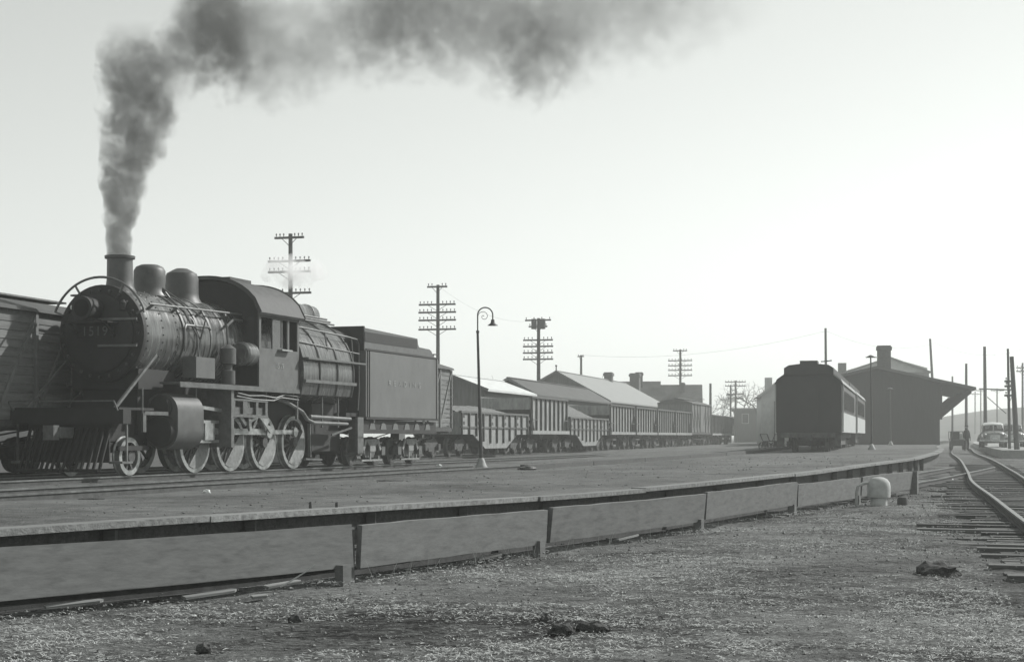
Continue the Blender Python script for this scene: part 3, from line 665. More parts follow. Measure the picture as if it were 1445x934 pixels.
gus = MB()
for x in (.7, 1.5, 2.4, 3.3, 4.1, 5.0): gus.prism([(x - .22, 1.06), (x + .22, 1.06), (x + .14, 1.22), (x, 1.27), (x - .14, 1.22)], 'y', -1.425, -1.405)
gus.build('frame_gusset', 'tender', ten)
for x in (.75, 4.6): MB().prism([(x - .08, 1.36), (x + .08, 1.36), (x, 1.24)], 'y', -1.46, -1.43).build('drain_bracket', 'white', ten)
MB().box(TL, TL + .5, -.15, .15, .75, 1.02).build('rear_coupler', 'pipe', ten)
MB().box(-.25, -.2, -1.45, -1.1, .3, 1.36).box(-.5, -.2, -1.45, -1.1, .3, .34).box(-.45, -.2, -1.45, -1.1, .75, .79).build('step', 'cab', ten)
wm = MB().lathe([(-.07, .05), (-.08, .13), (-.03, .15), (-.02, .32), (-.075, .34), (-.07, .41), (.05, .415), (.06, .44), (.085, .44), (.085, .05)], (0, 0, 0), 'y', 28).mesh('wheel', 'truck')
def truck_mesh(pale):
    t = MB(); mm = 'pipe' if pale else 'truck'
    for s in (-1, 1):
        a, b = sorted((s * 1.02, s * .94))
        t.prism([(-.95, .52), (-.98, .34), (-.72, .34), (-.68, .5), (-.42, .42), (-.3, .24), (.3, .24), (.42, .42), (.68, .5), (.72, .34), (.98, .34), (.95, .52), (.55, .74), (-.55, .74)], 'y', a, b)
        for x in (-.85, .85): t.box(x - .13, x + .13, *sorted((s * 1.1, s * .92)), .3, .56)
    t.box(-.2, .2, -1.0, 1.0, .34, .6)
    return t.mesh('truck', mm)
tm = {True: truck_mesh(True), False: truck_mesh(False)}
def add_truck(parent, x, pale=False, base=.85, sc=1):
    t = link('truck', tm[pale], parent, (x, 0, 0))
    for s in (-1, 1):
        for q in (-base, base): link('wheel', wm, t, (q, s * .76, .415), (0, 0, 0 if s < 0 else math.pi))
    return t
for x in (1.4, 4.35):
    t = add_truck(ten, x, True, .86)
    for s in (-1, 1):
        sp = MB(); y = s * 1.08
        sp.prism([(-.42, .78), (.42, .78), (.34, .64), (.2, .58), (.2, .42), (-.2, .42), (-.2, .58), (-.34, .64)], 'y', *sorted((y, y + s * .05)))
        sp.bar((-.42, y, .76), (-.62, y, .46), .06, .12).bar((.42, y, .76), (.62, y, .46), .06, .12)
        sp.bar((-.75, y, .16), (.75, y, .16), .05, .05).bar((-.1, y, .4), (-.1, y, .14), .04, .06).bar((.5, y, .3), (.5, y, .14), .04, .05)
        sp.build('truck_spring', 'wheelp', t)

# ------------------------------------------------------------------ freight cars
def on2(s): return tuple(H0 + D2 * s)
def boxcar(label, s, L, group, wide_door=True):
    c = thing('boxcar', label, 'boxcar', on2(s), RZ2, group)
    MB().box(0, L, -1.36, 1.36, 1.2, 3.62).build('body', 'carwood', c)
    rfp = [(-1.5, 3.60), (-1.46, 3.68), (-.7, 3.92), (0, 4.02), (.7, 3.92), (1.46, 3.68), (1.5, 3.60)]
    r_ = MB().prism(rfp, 'x', -.1, L + .1).build('roof', 'roofdark', c)
    MB().box(0, L, -.3, .3, 4.06, 4.10).build('running_board', 'carwood', r_)
    n = int(L / 1.5); bmesh_ = None
    for k in range(n + 1):
        x = .04 + (L - .08) * k / n
        for s_ in (-1, 1):
            MB().box(x - .05, x + .05, *sorted((s_ * 1.362, s_ * 1.45)), 1.2, 3.58).build('side_post', 'carwood', c)
            if k < n and abs(x + .75 - L / 2) > 1.2:
                x2 = .04 + (L - .08) * (k + 1) / n; u = (x, x2) if x > L / 2 else (x2, x)
                MB().bar((u[0], s_ * 1.40, 1.3), (u[1], s_ * 1.40, 3.5), .07, .09).build('diagonal_brace', 'carwood', c)
    nb = 12
    for k in range(nb):
        z = 1.24 + 2.3 * k / nb
        MB().box(.02, L - .02, -1.385, -1.361, z, z + 2.3 / nb - .02).build('siding_board', 'carboard', c)
    for s_ in (-1, 1): MB().box(L / 2 - .95, L / 2 + .95, *sorted((s_ * 1.40, s_ * 1.46)), 1.25, 3.5).build('door', 'barn', c)
    MB().box(0, L, -1.3, 1.3, 1.0, 1.2).box(0, L, -1.43, -1.36, 1.06, 1.22).box(0, L, 1.36, 1.43, 1.06, 1.22).build('underframe', 'truck', c)
    tr = MB()
    for y in (-1.1, -.5, .5, 1.1): tr.tube([(.4, y, 1.02), (L * .33, y, .62), (L * .67, y, .62), (L - .4, y, 1.02)], .022, 5)
    tr.build('truss_rod', 'truck', c)
    ld = MB()
    for k in range(6): ld.bar((L - .5, -1.50, 1.4 + .36 * k), (L - .12, -1.50, 1.4 + .36 * k), .025, .025)
    ld.build('ladder', 'truck', c)
    MB().tube([(L + .06, -.6, 1.0), (L + .06, -.6, 4.25)], .02, 5).lathe([(4.25, .2), (4.28, .2)], (L + .06, -.6, 0), 'z', 14).build('brake_wheel', 'truck', c)
    for x in (-.3, L): MB().box(x, x + .3, -.12, .12, .78, 1.02).build('coupler', 'truck', c)
    add_truck(c, 1.5); add_truck(c, L - 1.5); return c
boxcar('outside-braced wooden boxcar standing behind the locomotive front', -58.5, 12.2, 'boxcars')
boxcar('old wooden boxcar whose end shows just behind the tender', -31.0, 12.3, 'boxcars')
boxcar('far boxcar standing between the tall coal hoppers', 47.9, 11.7, 'boxcars')

def hopper(s, label, L=7.85, group='tall ribbed coal hoppers'):
    c = thing('coal_hopper', label, 'hopper car', on2(s), RZ2, group)
    prof = [(0.0, 2.78), (L, 2.78), (L, 2.3), (L - .9, 1.16), (.9, 1.16), (0, 2.3)]
    for s_ in (-1, 1): MB().prism(prof, 'y', *sorted((s_ * 1.34, s_ * 1.31))).build('side_sheet', 'hopper', c)
    for x in (0, L): MB().box(x - .03, x + .03, -1.3, 1.3, 2.2, 2.78).build('end_sheet', 'hopper', c)
    MB().quad((0, -1.3, 2.3), (0, 1.3, 2.3), (L * .3, 1.3, .7), (L * .3, -1.3, .7)).quad((L, -1.3, 2.3), (L, 1.3, 2.3), (L * .7, 1.3, .7), (L * .7, -1.3, .7)).quad((L * .3, -1.3, .7), (L * .3, 1.3, .7), (L * .5, 1.3, 1.3), (L * .5, -1.3, 1.3)).quad((L * .7, -1.3, .7), (L * .7, 1.3, .7), (L * .5, 1.3, 1.3), (L * .5, -1.3, 1.3)).build('slope_sheet', 'truck', c)
    for k in range(9):
        x = .12 + (L - .24) * k / 8
        for s_ in (-1, 1): MB().box(x - .03, x + .03, *sorted((s_ * 1.342, s_ * 1.44)), 1.16 if .8 < x < L - .8 else 1.06, 2.76).build('stake', 'rib', c)
    for s_ in (-1, 1):
        MB().box(-.05, L + .05, *sorted((s_ * 1.30, s_ * 1.46)), 2.78, 2.87).build('top_rail', 'rib', c)
        MB().box(-.1, L + .1, *sorted((s_ * 1.30, s_ * 1.5)), .98, 1.155).build('side_sill', 'hopper', c)
        MB().bar((.08, s_ * 1.45, 1.7), (.85, s_ * 1.45, 1.7), .03, .04).bar((L - .08, s_ * 1.45, 1.7), (L - .85, s_ * 1.45, 1.7), .03, .04).build('ladder_rung', 'rib', c)
    MB().box(-.5, L + .5, -.25, .25, .8, 1.0).box(-.12, 0, -1.4, 1.4, .95, 1.15).box(L, L + .12, -1.4, 1.4, .95, 1.15).build('centre_sill', 'truck', c)
    add_truck(c, 1.25); add_truck(c, L - 1.25); return c
h1 = hopper(-5.4, 'tall ribbed coal hopper between the two heaped low coal cars')
for s, lb in ((14.2, 'tall ribbed coal hopper, first of the four behind the second heaped car'), (22.8, 'tall ribbed coal hopper, second of the four behind the second heaped car'), (31.3, 'tall ribbed coal hopper, third of the four behind the second heaped car'), (39.6, 'tall ribbed coal hopper standing against the far boxcar'), (60.2, 'ribbed coal hopper just beyond the far boxcar'), (68.8, 'ribbed coal hopper at the far end of the freight string')):
    c = copy_tree(h1); c.location = on2(s); c['label'] = lb

def lowcar(s, L, label, heap):
    c = thing('low_coal_car', label, 'coal car', on2(s), RZ2, 'low drop-bottom coal cars')
    prof = [(0, .95), (L * .17, .95), (L * .34, .32), (L * .66, .32), (L * .83, .95), (L, .95), (L, 1.86), (0, 1.86)]
    for s_ in (-1, 1):
        MB().prism(prof, 'y', *sorted((s_ * 1.38, s_ * 1.34))).build('side_sheet', 'hopper', c)
        MB().box(-.04, L + .04, *sorted((s_ * 1.32, s_ * 1.46)), 1.86, 1.95).box(0, L, *sorted((s_ * 1.382, s_ * 1.43)), 1.22, 1.30).build('side_rail', 'rib', c)
        n = 11
        for k in range(n):
            x = .1 + (L - .2) * k / (n - 1); zb = lerp_tab([(0, .95), (L * .17, .95), (L * .34, .55), (L * .66, .55), (L * .83, .95), (L, .95)], x)
            MB().prism([(x - .05, 1.86), (x + .05, 1.86), (x + .03, zb), (x - .02, zb)], 'y', *sorted((s_ * 1.384, s_ * 1.47))).build('stake', 'rib', c)
            if k % 2 == 0: MB().box(x + .12, x + .34, *sorted((s_ * 1.382, s_ * 1.46)), 1.36, 1.5).box(x + .12, x + .34, *sorted((s_ * 1.382, s_ * 1.46)), 1.66, 1.8).build('stake_pocket', 'truck', c)
    for x in (0, L): MB().box(x - .03, x + .03, -1.33, 1.33, .95, 1.9).build('end_sheet', 'hopper', c)
    MB().prism([(p[0], p[1] + .02) for p in prof[:6]], 'y', -1.33, 1.33).build('floor', 'truck', c)
    MB().box(-.5, L + .5, -.2, .2, .8, .94).build('centre_sill', 'truck', c)
    add_truck(c, 1.1); add_truck(c, L - 1.1)
    hb = MB(); a, b = 40, 14
    for i in range(a + 1):
        for j in range(b + 1):
            x = .06 + (L - .12) * i / a; y = -1.31 + 2.62 * j / b; e = math.sin(math.pi * j / b) ** .6
            z = 1.82 + (heap(x / L) - 1.82) * e + .05 * mnoise.noise((x * 3, y * 3, s)) + .03 * mnoise.noise((x * 9, y * 9, s))
            hb.v.append((x, y, z))
    for i in range(a):
        for j in range(b): q = i * (b + 1) + j; hb.f.append((q, q + b + 1, q + b + 2, q + 1))
    h = hb.build('coal_load', 'heap', recalc=False, angle=180); h.location = on2(s); h.rotation_euler = (0, 0, RZ2)
    tag(h, 'even heap of coal in the low car beside the boxcar' if s < 0 else 'steep heap of coal sloping down between two hoppers', 'coal', kind='stuff')
    return c
lowcar(-17.4, 11.2, 'low drop-bottom coal car right behind the boxcar and curved lamp post', lambda u: 2.12 + .12 * math.sin(u * 3.3) - .28 * sstep(.6, 1, u))
lowcar(3.0, 10.4, 'low drop-bottom coal car with a steep one-sided heap', lambda u: 2.72 - .8 * sstep(.25, 1.0, u))

# ------------------------------------------------------------------ lamp posts
def zy(X, Y): return zyard(X, Y, lerp_tab(ETAB, Y) - X)
X, Y = px(679, 43.8), 43.8
lp = thing('swan_neck_lamp_post', 'tall curved swan-neck lamp post on a pale flared base beside the tracks', 'lamp post', (X, Y, zy(X, Y)), 0)
lean = -.1
MB().lathe([(-.1, .2), (.06, .19), (.12, .15), (.2, .12), (.3, .085), (.33, .05)], (0, 0, 0), 'z', 18).build('base', 'ironlight', lp)
MB().tube([(0, 0, .3), (lean * .45, 0, 2.0), (lean * .5, 0, 2.02)], [.055, .05, .045], 12).tube([(lean * .5, 0, 2.0), (lean, 0, 3.9)], [.042, .034], 12).lathe([(3.88, .034), (3.9, .045), (3.95, .045), (3.97, .02)], (lean, 0, 0), 'z', 12).build('post', 'iron', lp)
r = .215; arc = [(lean, 0, 3.95), (lean, 0, 4.4)] + [(lean + r - r * math.cos(R(a)), 0, 4.4 + r * math.sin(R(a))) for a in range(10, 181, 10)] + [(lean + 2 * r, 0, 4.28)]
MB().tube(arc, .019, 8).build('swan_neck', 'iron', lp)
sc = [(lean + .17 + (.17 - .0125 * k * .55) * math.cos(R(200 - 22 * k)) * 1.0, 0, 4.36 + (.17 - .0125 * k * .55) * math.sin(R(200 - 22 * k))) for k in range(0, 26)]
MB().tube(sc, .008, 5).build('scroll', 'iron', lp)
q = lean + 2 * r
MB().lathe([(4.28, .025), (4.26, .05), (4.2, .055), (4.16, .075), (4.11, .145), (4.1, .15), (4.105, .14), (4.15, .06)], (q, 0, 0), 'z', 18).build('lamp_shade', 'iron', lp)
MB().ball((q, 0, 4.13), .04).build('bulb', 'palestone', lp)
def platform_lamp(x, Y, h, label):
    X = px(x, Y); z = zy(X, Y)
    t = thing('platform_lamp', label, 'lamp post', (X, Y, z), 0, 'platform lamp posts')
    MB().lathe([(-.1, .2), (.05, .19), (.15, .13), (.28, .07), (.3, .04)], (0, 0, 0), 'z', 14).build('base', 'ironlight', t)
    MB().tube([(0, 0, .28), (-.02, 0, h * .5), (-.05, 0, h)], [.06, .05, .035], 10).build('post', 'iron', t)
    MB().bar((-.3, 0, h - .12), (.25, 0, h - .12), .04, .05).build('arm', 'iron', t)
    MB().lathe([(h, .03), (h - .02, .08), (h - .1, .22), (h - .11, .2)], (-.05, 0, 0), 'z', 14).build('lamp_shade', 'iron', t)
platform_lamp(1230, 78, 4.8, 'slim platform lamp post in front of the station chimney')
platform_lamp(1257, 112, 4.2, 'slim platform lamp post close to the dark station gable')

# ------------------------------------------------------------------ telegraph poles
def telegraph(x, Y, ytop, arms, label, rr=.15, lean=0, z0=-.4, facing=R(-TH2), group='telegraph poles behind the freight cars'):
    X = px(x, Y); top = pz(ytop, Y)
    t = thing('telegraph_pole', label, 'pole', (X, Y, z0), facing, group); H = top - z0
    MB().tube([(0, 0, -.3), (lean * .5, 0, H * .5), (lean, 0, H)], [rr, rr * .85, rr * .7], 9).build('pole', 'pole', t)
    for ya, half, n in arms:
        z = pz(ya, Y) - z0; xo = lean * z / H
        a = MB().box(xo - half, xo + half, -rr - .06, -rr + .03, z - .06, z + .06).build('crossarm', 'pole', t)
        ins = MB()
        for k in range(n):
            q = xo - half + .1 + (2 * half - .2) * k / (n - 1)
            if abs(q - xo) < .16: continue
            ins.lathe([(z + .06, .02), (z + .13, .02), (z + .14, .045), (z + .22, .04), (z + .24, .02)], (q, -rr - .02, 0), 'z', 6)
        tag(ins.build('insulators', 'ins', a), kind='stuff')
        MB().bar((xo - half * .5, -rr - .02, z - .05), (xo, -rr - .02, z - .45), .02, .03).bar((xo + half * .5, -rr - .02, z - .05), (xo, -rr - .02, z - .45), .02, .03).build('brace', 'iron', a)
    return t
telegraph(410, 84, 330, [(336, .86, 8), (369, 1.25, 10), (384, 1.25, 10), (414, 1.28, 10)], 'telegraph pole rising behind the locomotive cab, half veiled by steam', .16)
telegraph(618, 106, 402, [(405, .72, 6), (430, 1.32, 10), (441, 1.35, 10), (452, 1.35, 10), (465, 1.35, 10)], 'telegraph pole with five crossarms above the tender end', .16)
t3 = telegraph(760, 121, 449, [(452, 1.05, 4), (461, .75, 4), (480, 1.2, 8), (489, 1.22, 8), (498, 1.22, 8), (507, 1.22, 8)], 'telegraph pole carrying two transformers beside the gabled barn', .18)
for q in (-.28, .42):
    z = pz(456, 121) + .4; MB().lathe([(z - .5, .05), (z - .48, .22), (z + .3, .22), (z + .32, .1)], (q, -.35, 0), 'z', 14).build('transformer', 'iron', t3)
telegraph(960, 172, 493, [(495, .8, 6), (509, 1.35, 8), (516, 1.35, 8), (522.5, 1.35, 8), (530, 1.35, 8)], 'telegraph pole with five crossarms in front of the dark-roofed house', .17)
telegraph(1038, 200, 537, [(539, 1.35, 8), (544.5, 1.35, 8), (556, 1.1, 6), (562, 1.0, 6)], 'far telegraph pole at the end of the freight string', .17)
telegraph(1031, 185, 543, [(557, .5, 4)], 'slim far pole beside the last hoppers', .13)
telegraph(820, 165, 501, [(503, .35, 3)], 'short-armed pole rising behind the barn roof', .17)
telegraph(1002.5, 175, 541, [], 'plain bare post beside the far boxcar', .19)
# plain poles around the station
def pole(x, Y, ytop, label, rr=.15, lean=0, z0=-.4, arms=()):
    return telegraph(x, Y, ytop, arms, label, rr, lean, z0, 0, 'bare poles around the station')
pole(1166.5, 140, 463, 'tall plain pole rising behind the dark coach', .15, -.1)
pole(1321, 165, 478, 'leaning plain pole rising behind the station roof', .17, -.65)
pa = pole(1391, 130, 489, 'thick pole behind the parked cars with a side arm', .17, -.1)
MB().bar((-.6, -.1, 5.3), (2.3, -.1, 5.2), .09, .1).bar((.1, -.1, 4.6), (1.7, -.1, 3.2), .05, .06).build('side_arm', 'pole', pa)
pole(1425, 95, 492, 'slim pole with short arms in front of the second car', .10, -.12, arms=((538, .28, 3), (545, .28, 3), (558, .3, 3)))
pole(1436, 90, 503, 'thick leaning pole at the roadside', .17, -.35)
pole(1363.5, 150, 513, 'slim pole beyond the station eave', .16)
pole(1344, 175, 531, 'pole with a drum on top behind the station eave', .13)
pole(1384, 260, 548, 'distant pole on the hill side of the road', .14, 0, arms=((551, .9, 4),))
pole(1407, 230, 548, 'distant pole with one crossarm above the parked car', .13, 0, arms=((551, 1.0, 4),))
pole(1376, 300, 552, 'distant pole farthest along the road', .15, 0, arms=((556, 1.2, 4),))
pole(1443, 160, 512, 'pole with two crossarms at the hillside', .13, 0, arms=((519, .7, 4), (524, .7, 4)))

def wire(name, pts, label, sag=.6, r=.012):
    mb = MB()
    for a, b in zip(pts, pts[1:]):
        a = Vector(a); b = Vector(b)
        mb.tube([a.lerp(b, k / 14) - Vector((0, 0, sag * 4 * (k / 14) * (1 - k / 14))) for k in range(15)], r, 4)
    tag(mb.build(name, 'iron'), label, 'wire')
wire('overhead_wire', [(px(618, 106), 106, pz(403, 106)), (px(760, 121), 121, pz(452, 121))], 'thin wire strung from the five-armed pole to the transformer pole', .9, .005)
wire('overhead_wire', [(px(820, 165), 165, pz(501, 165)), (px(1166, 140), 140, pz(467, 140)), (px(1320, 165), 165, pz(484, 165)), (px(1445, 172), 172, pz(492, 172))], 'thin wire strung over the station between the plain poles', 1.0, .008)

# ------------------------------------------------------------------ sheds, barn and houses left of the station
def gable(name, label, near_eave, half, zeave, zridge, L, wallm, roofm, heading=TH2, z0=-.3, over=.3, cat='building', open_side=False, ext=None):
    # near_eave: plan point of the near right eave corner; building runs back along heading, its width to the left
    d = Vector((math.sin(R(heading)), math.cos(R(heading)), 0))
    b = thing(name, label, cat, (near_eave[0], near_eave[1], z0), R(90 - heading))
    ze, zr = zeave - z0, zridge - z0; W = 2 * half
    if not open_side:
        MB().prism([(over, 0), (W - over, 0), (W - over, ze + .05), (half, zr - .12), (over, ze + .05)], 'x', over, L - over).build('wall', wallm, b)
    else:
        MB().prism([(over, 2.5), (W - over, 2.5), (W - over, ze + .05), (half, zr - .12), (over, ze + .05)], 'x', over, over + .12).build('gable_wall', wallm, b)
        MB().box(over, L - over, over + .02, over + .12, 2.6, ze).build('side_wall', wallm, b)
        MB().box(over + 3.4, L - over, over + .2, W - over, 0, ze).build('inner_wall', wallm, b)
        n = 6
        for k in range(n):
            x = over + .1 + (L - 2 * over - .2) * k / (n - 1)
            for y in (over + .12, W - over - .12):
                if k > 1 and y > half: continue
                MB().box(x - .09, x + .09, y - .09, y + .09, 0, 2.6).build('post', wallm, b)
                MB().bar((x, y, 1.9), (x + .6, y, 2.6), .08, .1).build('knee_brace', wallm, b)
    t = .12
    for sgn in (0, 1):
        y0, y1 = (0, half) if sgn == 0 else (W, half)
        r_ = MB().rings([[(0, y0, ze), (0, y1, zr), (0, y1, zr - t), (0, y0, ze - t)], [(L, y0, ze), (L, y1, zr), (L, y1, zr - t), (L, y0, ze - t)]]).build('roof', roofm, b)
    MB().bar((-.02, half, zr + .02), (L + .02, half, zr + .02), .2, .06).build('ridge_cap', roofm, b)
    for y0 in (0, W): MB().bar((-.03, y0, ze - .05), (-.03, half, zr - .05), .05, .16).build('barge_board', wallm, b)
    return b
gable('loading_shed', 'small open-sided freight shed with a bright metal roof', (-1.3, 84), 2.15, 3.45, 4.27, 10.9, 'barn', 'roofmetal', open_side=True, cat='shed')
p2 = Vector((-1.3, 84, 0)) + D2 * 11.0
gable('long_shed', 'long low shed with a dark tarpaper roof next to the bright-roofed one', (p2.x, p2.y), 1.9, 3.42, 4.5, 23, 'barn', 'roofdark', cat='shed')
bn = gable('barn', 'gabled barn with a broad pale shingle roof and chimneys', (8.05, 125), 4.6, 3.75, 6.25, 30, 'barn', 'roofshingle')
def chimney(parent, x, y, z0, z1, w_=.5, name='chimney', m='brick', cap_=True):
    mb = MB().box(x - w_ / 2, x + w_ / 2, y - w_ / 2, y + w_ / 2, z0, z1)
    if cap_: mb.box(x - w_ / 2 - .08, x + w_ / 2 + .08, y - w_ / 2 - .08, y + w_ / 2 + .08, z1 - .35, z1 - .1)
    mb.build(name, m, parent)
chimney(bn, 21.5, 4.6, 5.5, 7.3, .75); chimney(bn, 31.5, 3.9, 4.5, 7.6, .95)
MB().lathe([(6.4, .12), (6.9, .12), (6.95, .2), (7.05, .05)], (22.6, 4.6, 0), 'z', 10).build('vent', 'iron', bn)
MB().tube([(.1, 4.6, 6.5), (.1, 4.6, 6.95)], .05, 6).ball((.1, 4.6, 6.98), .09).build('finial', 'iron', bn)
# broadside dark house behind the barn: ridge across the view
def broadside(name, label, xa, xb, Y, yridge, yeave, depth, wallm, roofm, z0=-.35, cat='house', hip=0.0):
    XA, XB = px(xa, Y), px(xb, Y); b = thing(name, label, cat, (XA, Y, z0), R(-6)); L = XB - XA
    ze, zr = pz(yeave, Y) - z0, pz(yridge, Y) - z0
    MB().prism([(.35, 0), (depth - .35, 0), (depth - .35, ze + .1), (depth / 2, zr - .15), (.35, ze + .1)], 'x', .3, L - .3).build('wall', wallm, b)
    for y0 in (0, depth):
        MB().rings([[(0, y0, ze), (0, depth / 2, zr), (0, depth / 2, zr - .15), (0, y0, ze - .15)], [(L, y0, ze), (L, depth / 2, zr), (L, depth / 2, zr - .15), (L, y0, ze - .15)]]).build('roof', roofm, b)
    k = 0; x = 1.0
    while x < L - 1.4:
        wn = MB().box(x, x + .9, .32, .36, ze - 1.9, ze - .6).build('window', 'paleclap', b); MB().box(x + .08, x + .82, .30, .335, ze - 1.82, ze - .68).build('pane', 'glass', wn); x += 2.4
    return b, ze, zr, L
hs, ze, zr, L = broadside('dark_house', 'dark house with a wide roof behind the pale barn', 884, 991, 168, 541.5, 577, 7, 'barn', 'roofdark')
chimney(hs, 1.3, 3.5, zr - .6, zr + 1.4, .8); chimney(hs, L - 2.2, 2.6, zr - 1.2, zr + .2, .5)
MB().rings([[(-2.2, .8, ze), (-2.2, 3.9, zr + .4), (-2.2, 3.9, zr + .2), (-2.2, .8, ze - .2)], [(3.7, .8, ze), (3.7, 3.9, zr + .4), (3.7, 3.9, zr + .2), (3.7, .8, ze - .2)]]).rings([[(-2.2, 7, ze), (-2.2, 3.9, zr + .4), (-2.2, 3.9, zr + .2), (-2.2, 7, ze - .2)], [(3.7, 7, ze), (3.7, 3.9, zr + .4), (3.7, 3.9, zr + .2), (3.7, 7, ze - .2)]]).build('raised_roof', 'roofdark', hs)
b_, *_ = broadside('low_shed', 'low dark shed whose roof shows above the fourth hopper', 938, 978, 158, 570, 586, 5, 'barn', 'roofdark', cat='shed')
b_, *_ = broadside('grey_warehouse', 'long low grey warehouse beyond the last hoppers', 1036, 1078, 200, 574.5, 577, 9, 'barn', 'barn', cat='warehouse')
wh = gable('white_house', 'narrow pale clapboard house beside the dark coach', (px(1143, 150), 149), 2.6, pz(560, 150), pz(531, 150), 8, 'paleclap', 'roofdark', heading=6, cat='house')
chimney(wh, 3, 4.0, 5.0, 7.0, .7, m='paleclap', cap_=False)
MB().box(.26, .29, 3.55, 3.62, .2, 4.6).build('corner_pipe', 'roofdark', wh)

# ------------------------------------------------------------------ station
SY = 120.0; sx = px(1238, SY); szb = .2; k = SY / F
stn = thing('station', 'dark gabled station with wide bracketed eaves and a square chimney', 'station', (sx, SY, szb), R(-TH2 + 3))
hw, he = 86 * k, 134 * k; zE, zA = pz(547, SY) - szb, pz(516, SY) - szb; SL = 26
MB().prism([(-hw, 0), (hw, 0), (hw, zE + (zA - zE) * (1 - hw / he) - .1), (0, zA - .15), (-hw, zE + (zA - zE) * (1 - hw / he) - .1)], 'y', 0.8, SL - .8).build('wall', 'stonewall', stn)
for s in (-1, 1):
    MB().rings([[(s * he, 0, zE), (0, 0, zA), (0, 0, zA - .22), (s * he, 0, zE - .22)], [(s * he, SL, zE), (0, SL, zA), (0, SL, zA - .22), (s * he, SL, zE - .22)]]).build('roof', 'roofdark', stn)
    for y in (.95, 5, 9, 13, 17, 21, 25):
        br = MB().bar((s * hw, y, 2.2), (s * (he - .35), y, zE - .28), .2, .32).bar((s * (hw + .1), y, 2.0), (s * (hw + .1), y, zE + .2), .18, .18); br.build('eave_bracket', 'stonewall', stn)
    MB().prism([(s * hw, 2.3), (s * (he - .2), zE - .2), (s * hw, zE + .3)], 'y', .82, .9).build('bracket_panel', 'stonewall', stn) if s < 0 else None
MB().box(-1.2, 0.9, .72, .8, 0, 2.5).build('freight_door', 'stonewall', stn)
bd = MB()
for q in range(22): xq = -hw + .1 + 2 * (hw - .1) * q / 21; bd.box(xq - .03, xq + .03, .77, .8, 0, 4.0)
bd.build('batten', 'stonewall', stn)
chimney(stn, .55, 1.9, zA - 1.2, pz(486, SY) - szb, 1.05)
# larger pale-roofed building behind the station
bb = thing('pale_building', 'pale building with a low gable rising behind the station roof', 'building', (px(1256, 175), 175, -.2), R(-8)); k2 = 175 / F
zE2, zA2 = pz(524, 175) + .2, pz(503, 175) + .2
MB().prism([(-58 * k2, 0), (52 * k2, 0), (52 * k2, zE2 + .4), (0, zA2 - .1), (-58 * k2, zE2 + .2)], 'y', .5, 12).build('wall', 'paleclap', bb)
for s, e in ((-1, 64), (1, 56)): MB().rings([[(s * e * k2, 0, zE2), (0, 0, zA2), (0, 0, zA2 - .2), (s * e * k2, 0, zE2 - .2)], [(s * e * k2, 12.5, zE2), (0, 12.5, zA2), (0, 12.5, zA2 - .2), (s * e * k2, 12.5, zE2 - .2)]]).build('roof', 'barn', bb)
MB().box(14 * k2, 54 * k2, .3, .5, zE2 - 1.0, zE2 - .1).build('panel', 'barn', bb)
chimney(bb, -65 * k2, 1.5, 0, pz(511, 175) + .2, .9, m='brick', cap_=False)

# ------------------------------------------------------------------ passenger coaches
CH = TH2 - .7; DC = Vector((math.sin(R(CH)), math.cos(R(CH)), 0))
C0 = Vector((px(1141, 70.5), 70.5, .08))
def coach(s, L, label):
    c = thing('passenger_coach', label, 'coach', tuple(C0 + DC * s + Vector((0, 0, .0012 * s))), R(90 - CH), 'passenger coaches')
    body = [(-1.48, .95), (1.48, .95), (1.48, 3.22), (1.38, 3.4), (1.05, 3.62), (-1.05, 3.62), (-1.38, 3.4), (-1.48, 3.22)]
    MB().prism(body, 'x', .1, L).build('body', 'coach', c)
    cl = [(-1.12, 3.6), (1.12, 3.6), (1.12, 3.92), (.9, 4.06), (0, 4.16), (-.9, 4.06), (-1.12, 3.92)]
    MB().prism(cl, 'x', .0, L).build('clerestory', 'coach', c)
    for sg in (-1, 1):
        MB().rings([[(x, sg * 1.55, 3.2), (x, sg * 1.44, 3.42), (x, sg * 1.13, 3.64), (x, sg * 1.13, 3.58), (x, sg * 1.40, 3.36)] for x in (0, L)]).build('lower_roof', 'roofshingle' if sg < 0 else 'coach', c)  # sun-side roof strip is paler: its lit edge is put into the colour
        n = int((L - 2.4) / 1.55)
        for k in range(n):
            x = 1.3 + 1.55 * k
            wn = MB().box(x, x + 1.15, *sorted((sg * 1.482, sg * 1.5)), 2.02, 2.95).build('window', 'coach', c); MB().box(x + .07, x + 1.08, *sorted((sg * 1.49, sg * 1.508)), 2.08, 2.89).build('pane', 'glass', wn)
        MB().box(.4, L - .3, *sorted((sg * 1.482, sg * 1.50)), .98, 1.9).build('side_panel', 'coachlit', c)
        MB().box(.5, .62, *sorted((sg * 1.485, sg * 1.56)), 1.0, 3.2).build('corner_post', 'coachlit', c)
    MB().box(.03, .1, -1.46, 1.46, .95, 3.3).build('end_wall', 'coach', c)
    MB().box(-.02, .03, -.42, .42, 1.0, 3.0).build('door', 'coach', c)
    MB().box(.8, 1.9, -.35, .45, 4.1, 4.3).bar((1.0, -.5, 4.25), (1.0, -1.0, 4.3), .05, .05).build('roof_vent', 'coach', c)
    MB().box(-.35, L, -1.2, 1.2, .72, .95).box(-.6, .1, -.16, .16, .6, .9).build('underframe', 'truck', c)
    MB().box(4.5, L - 4.5, -1.1, 1.1, .35, .75).build('battery_box', 'truck', c)
    for sg in (-1, 1): MB().box(.1, .8, *sorted((sg * 1.1, sg * 1.45)), .3, .34).box(.1, .8, *sorted((sg * 1.15, sg * 1.45)), .6, .64).box(.1, .14, *sorted((sg * 1.1, sg * 1.45)), .3, .95).build('steps', 'truck', c)
    add_truck(c, 2.3); add_truck(c, L - 2.3); return c
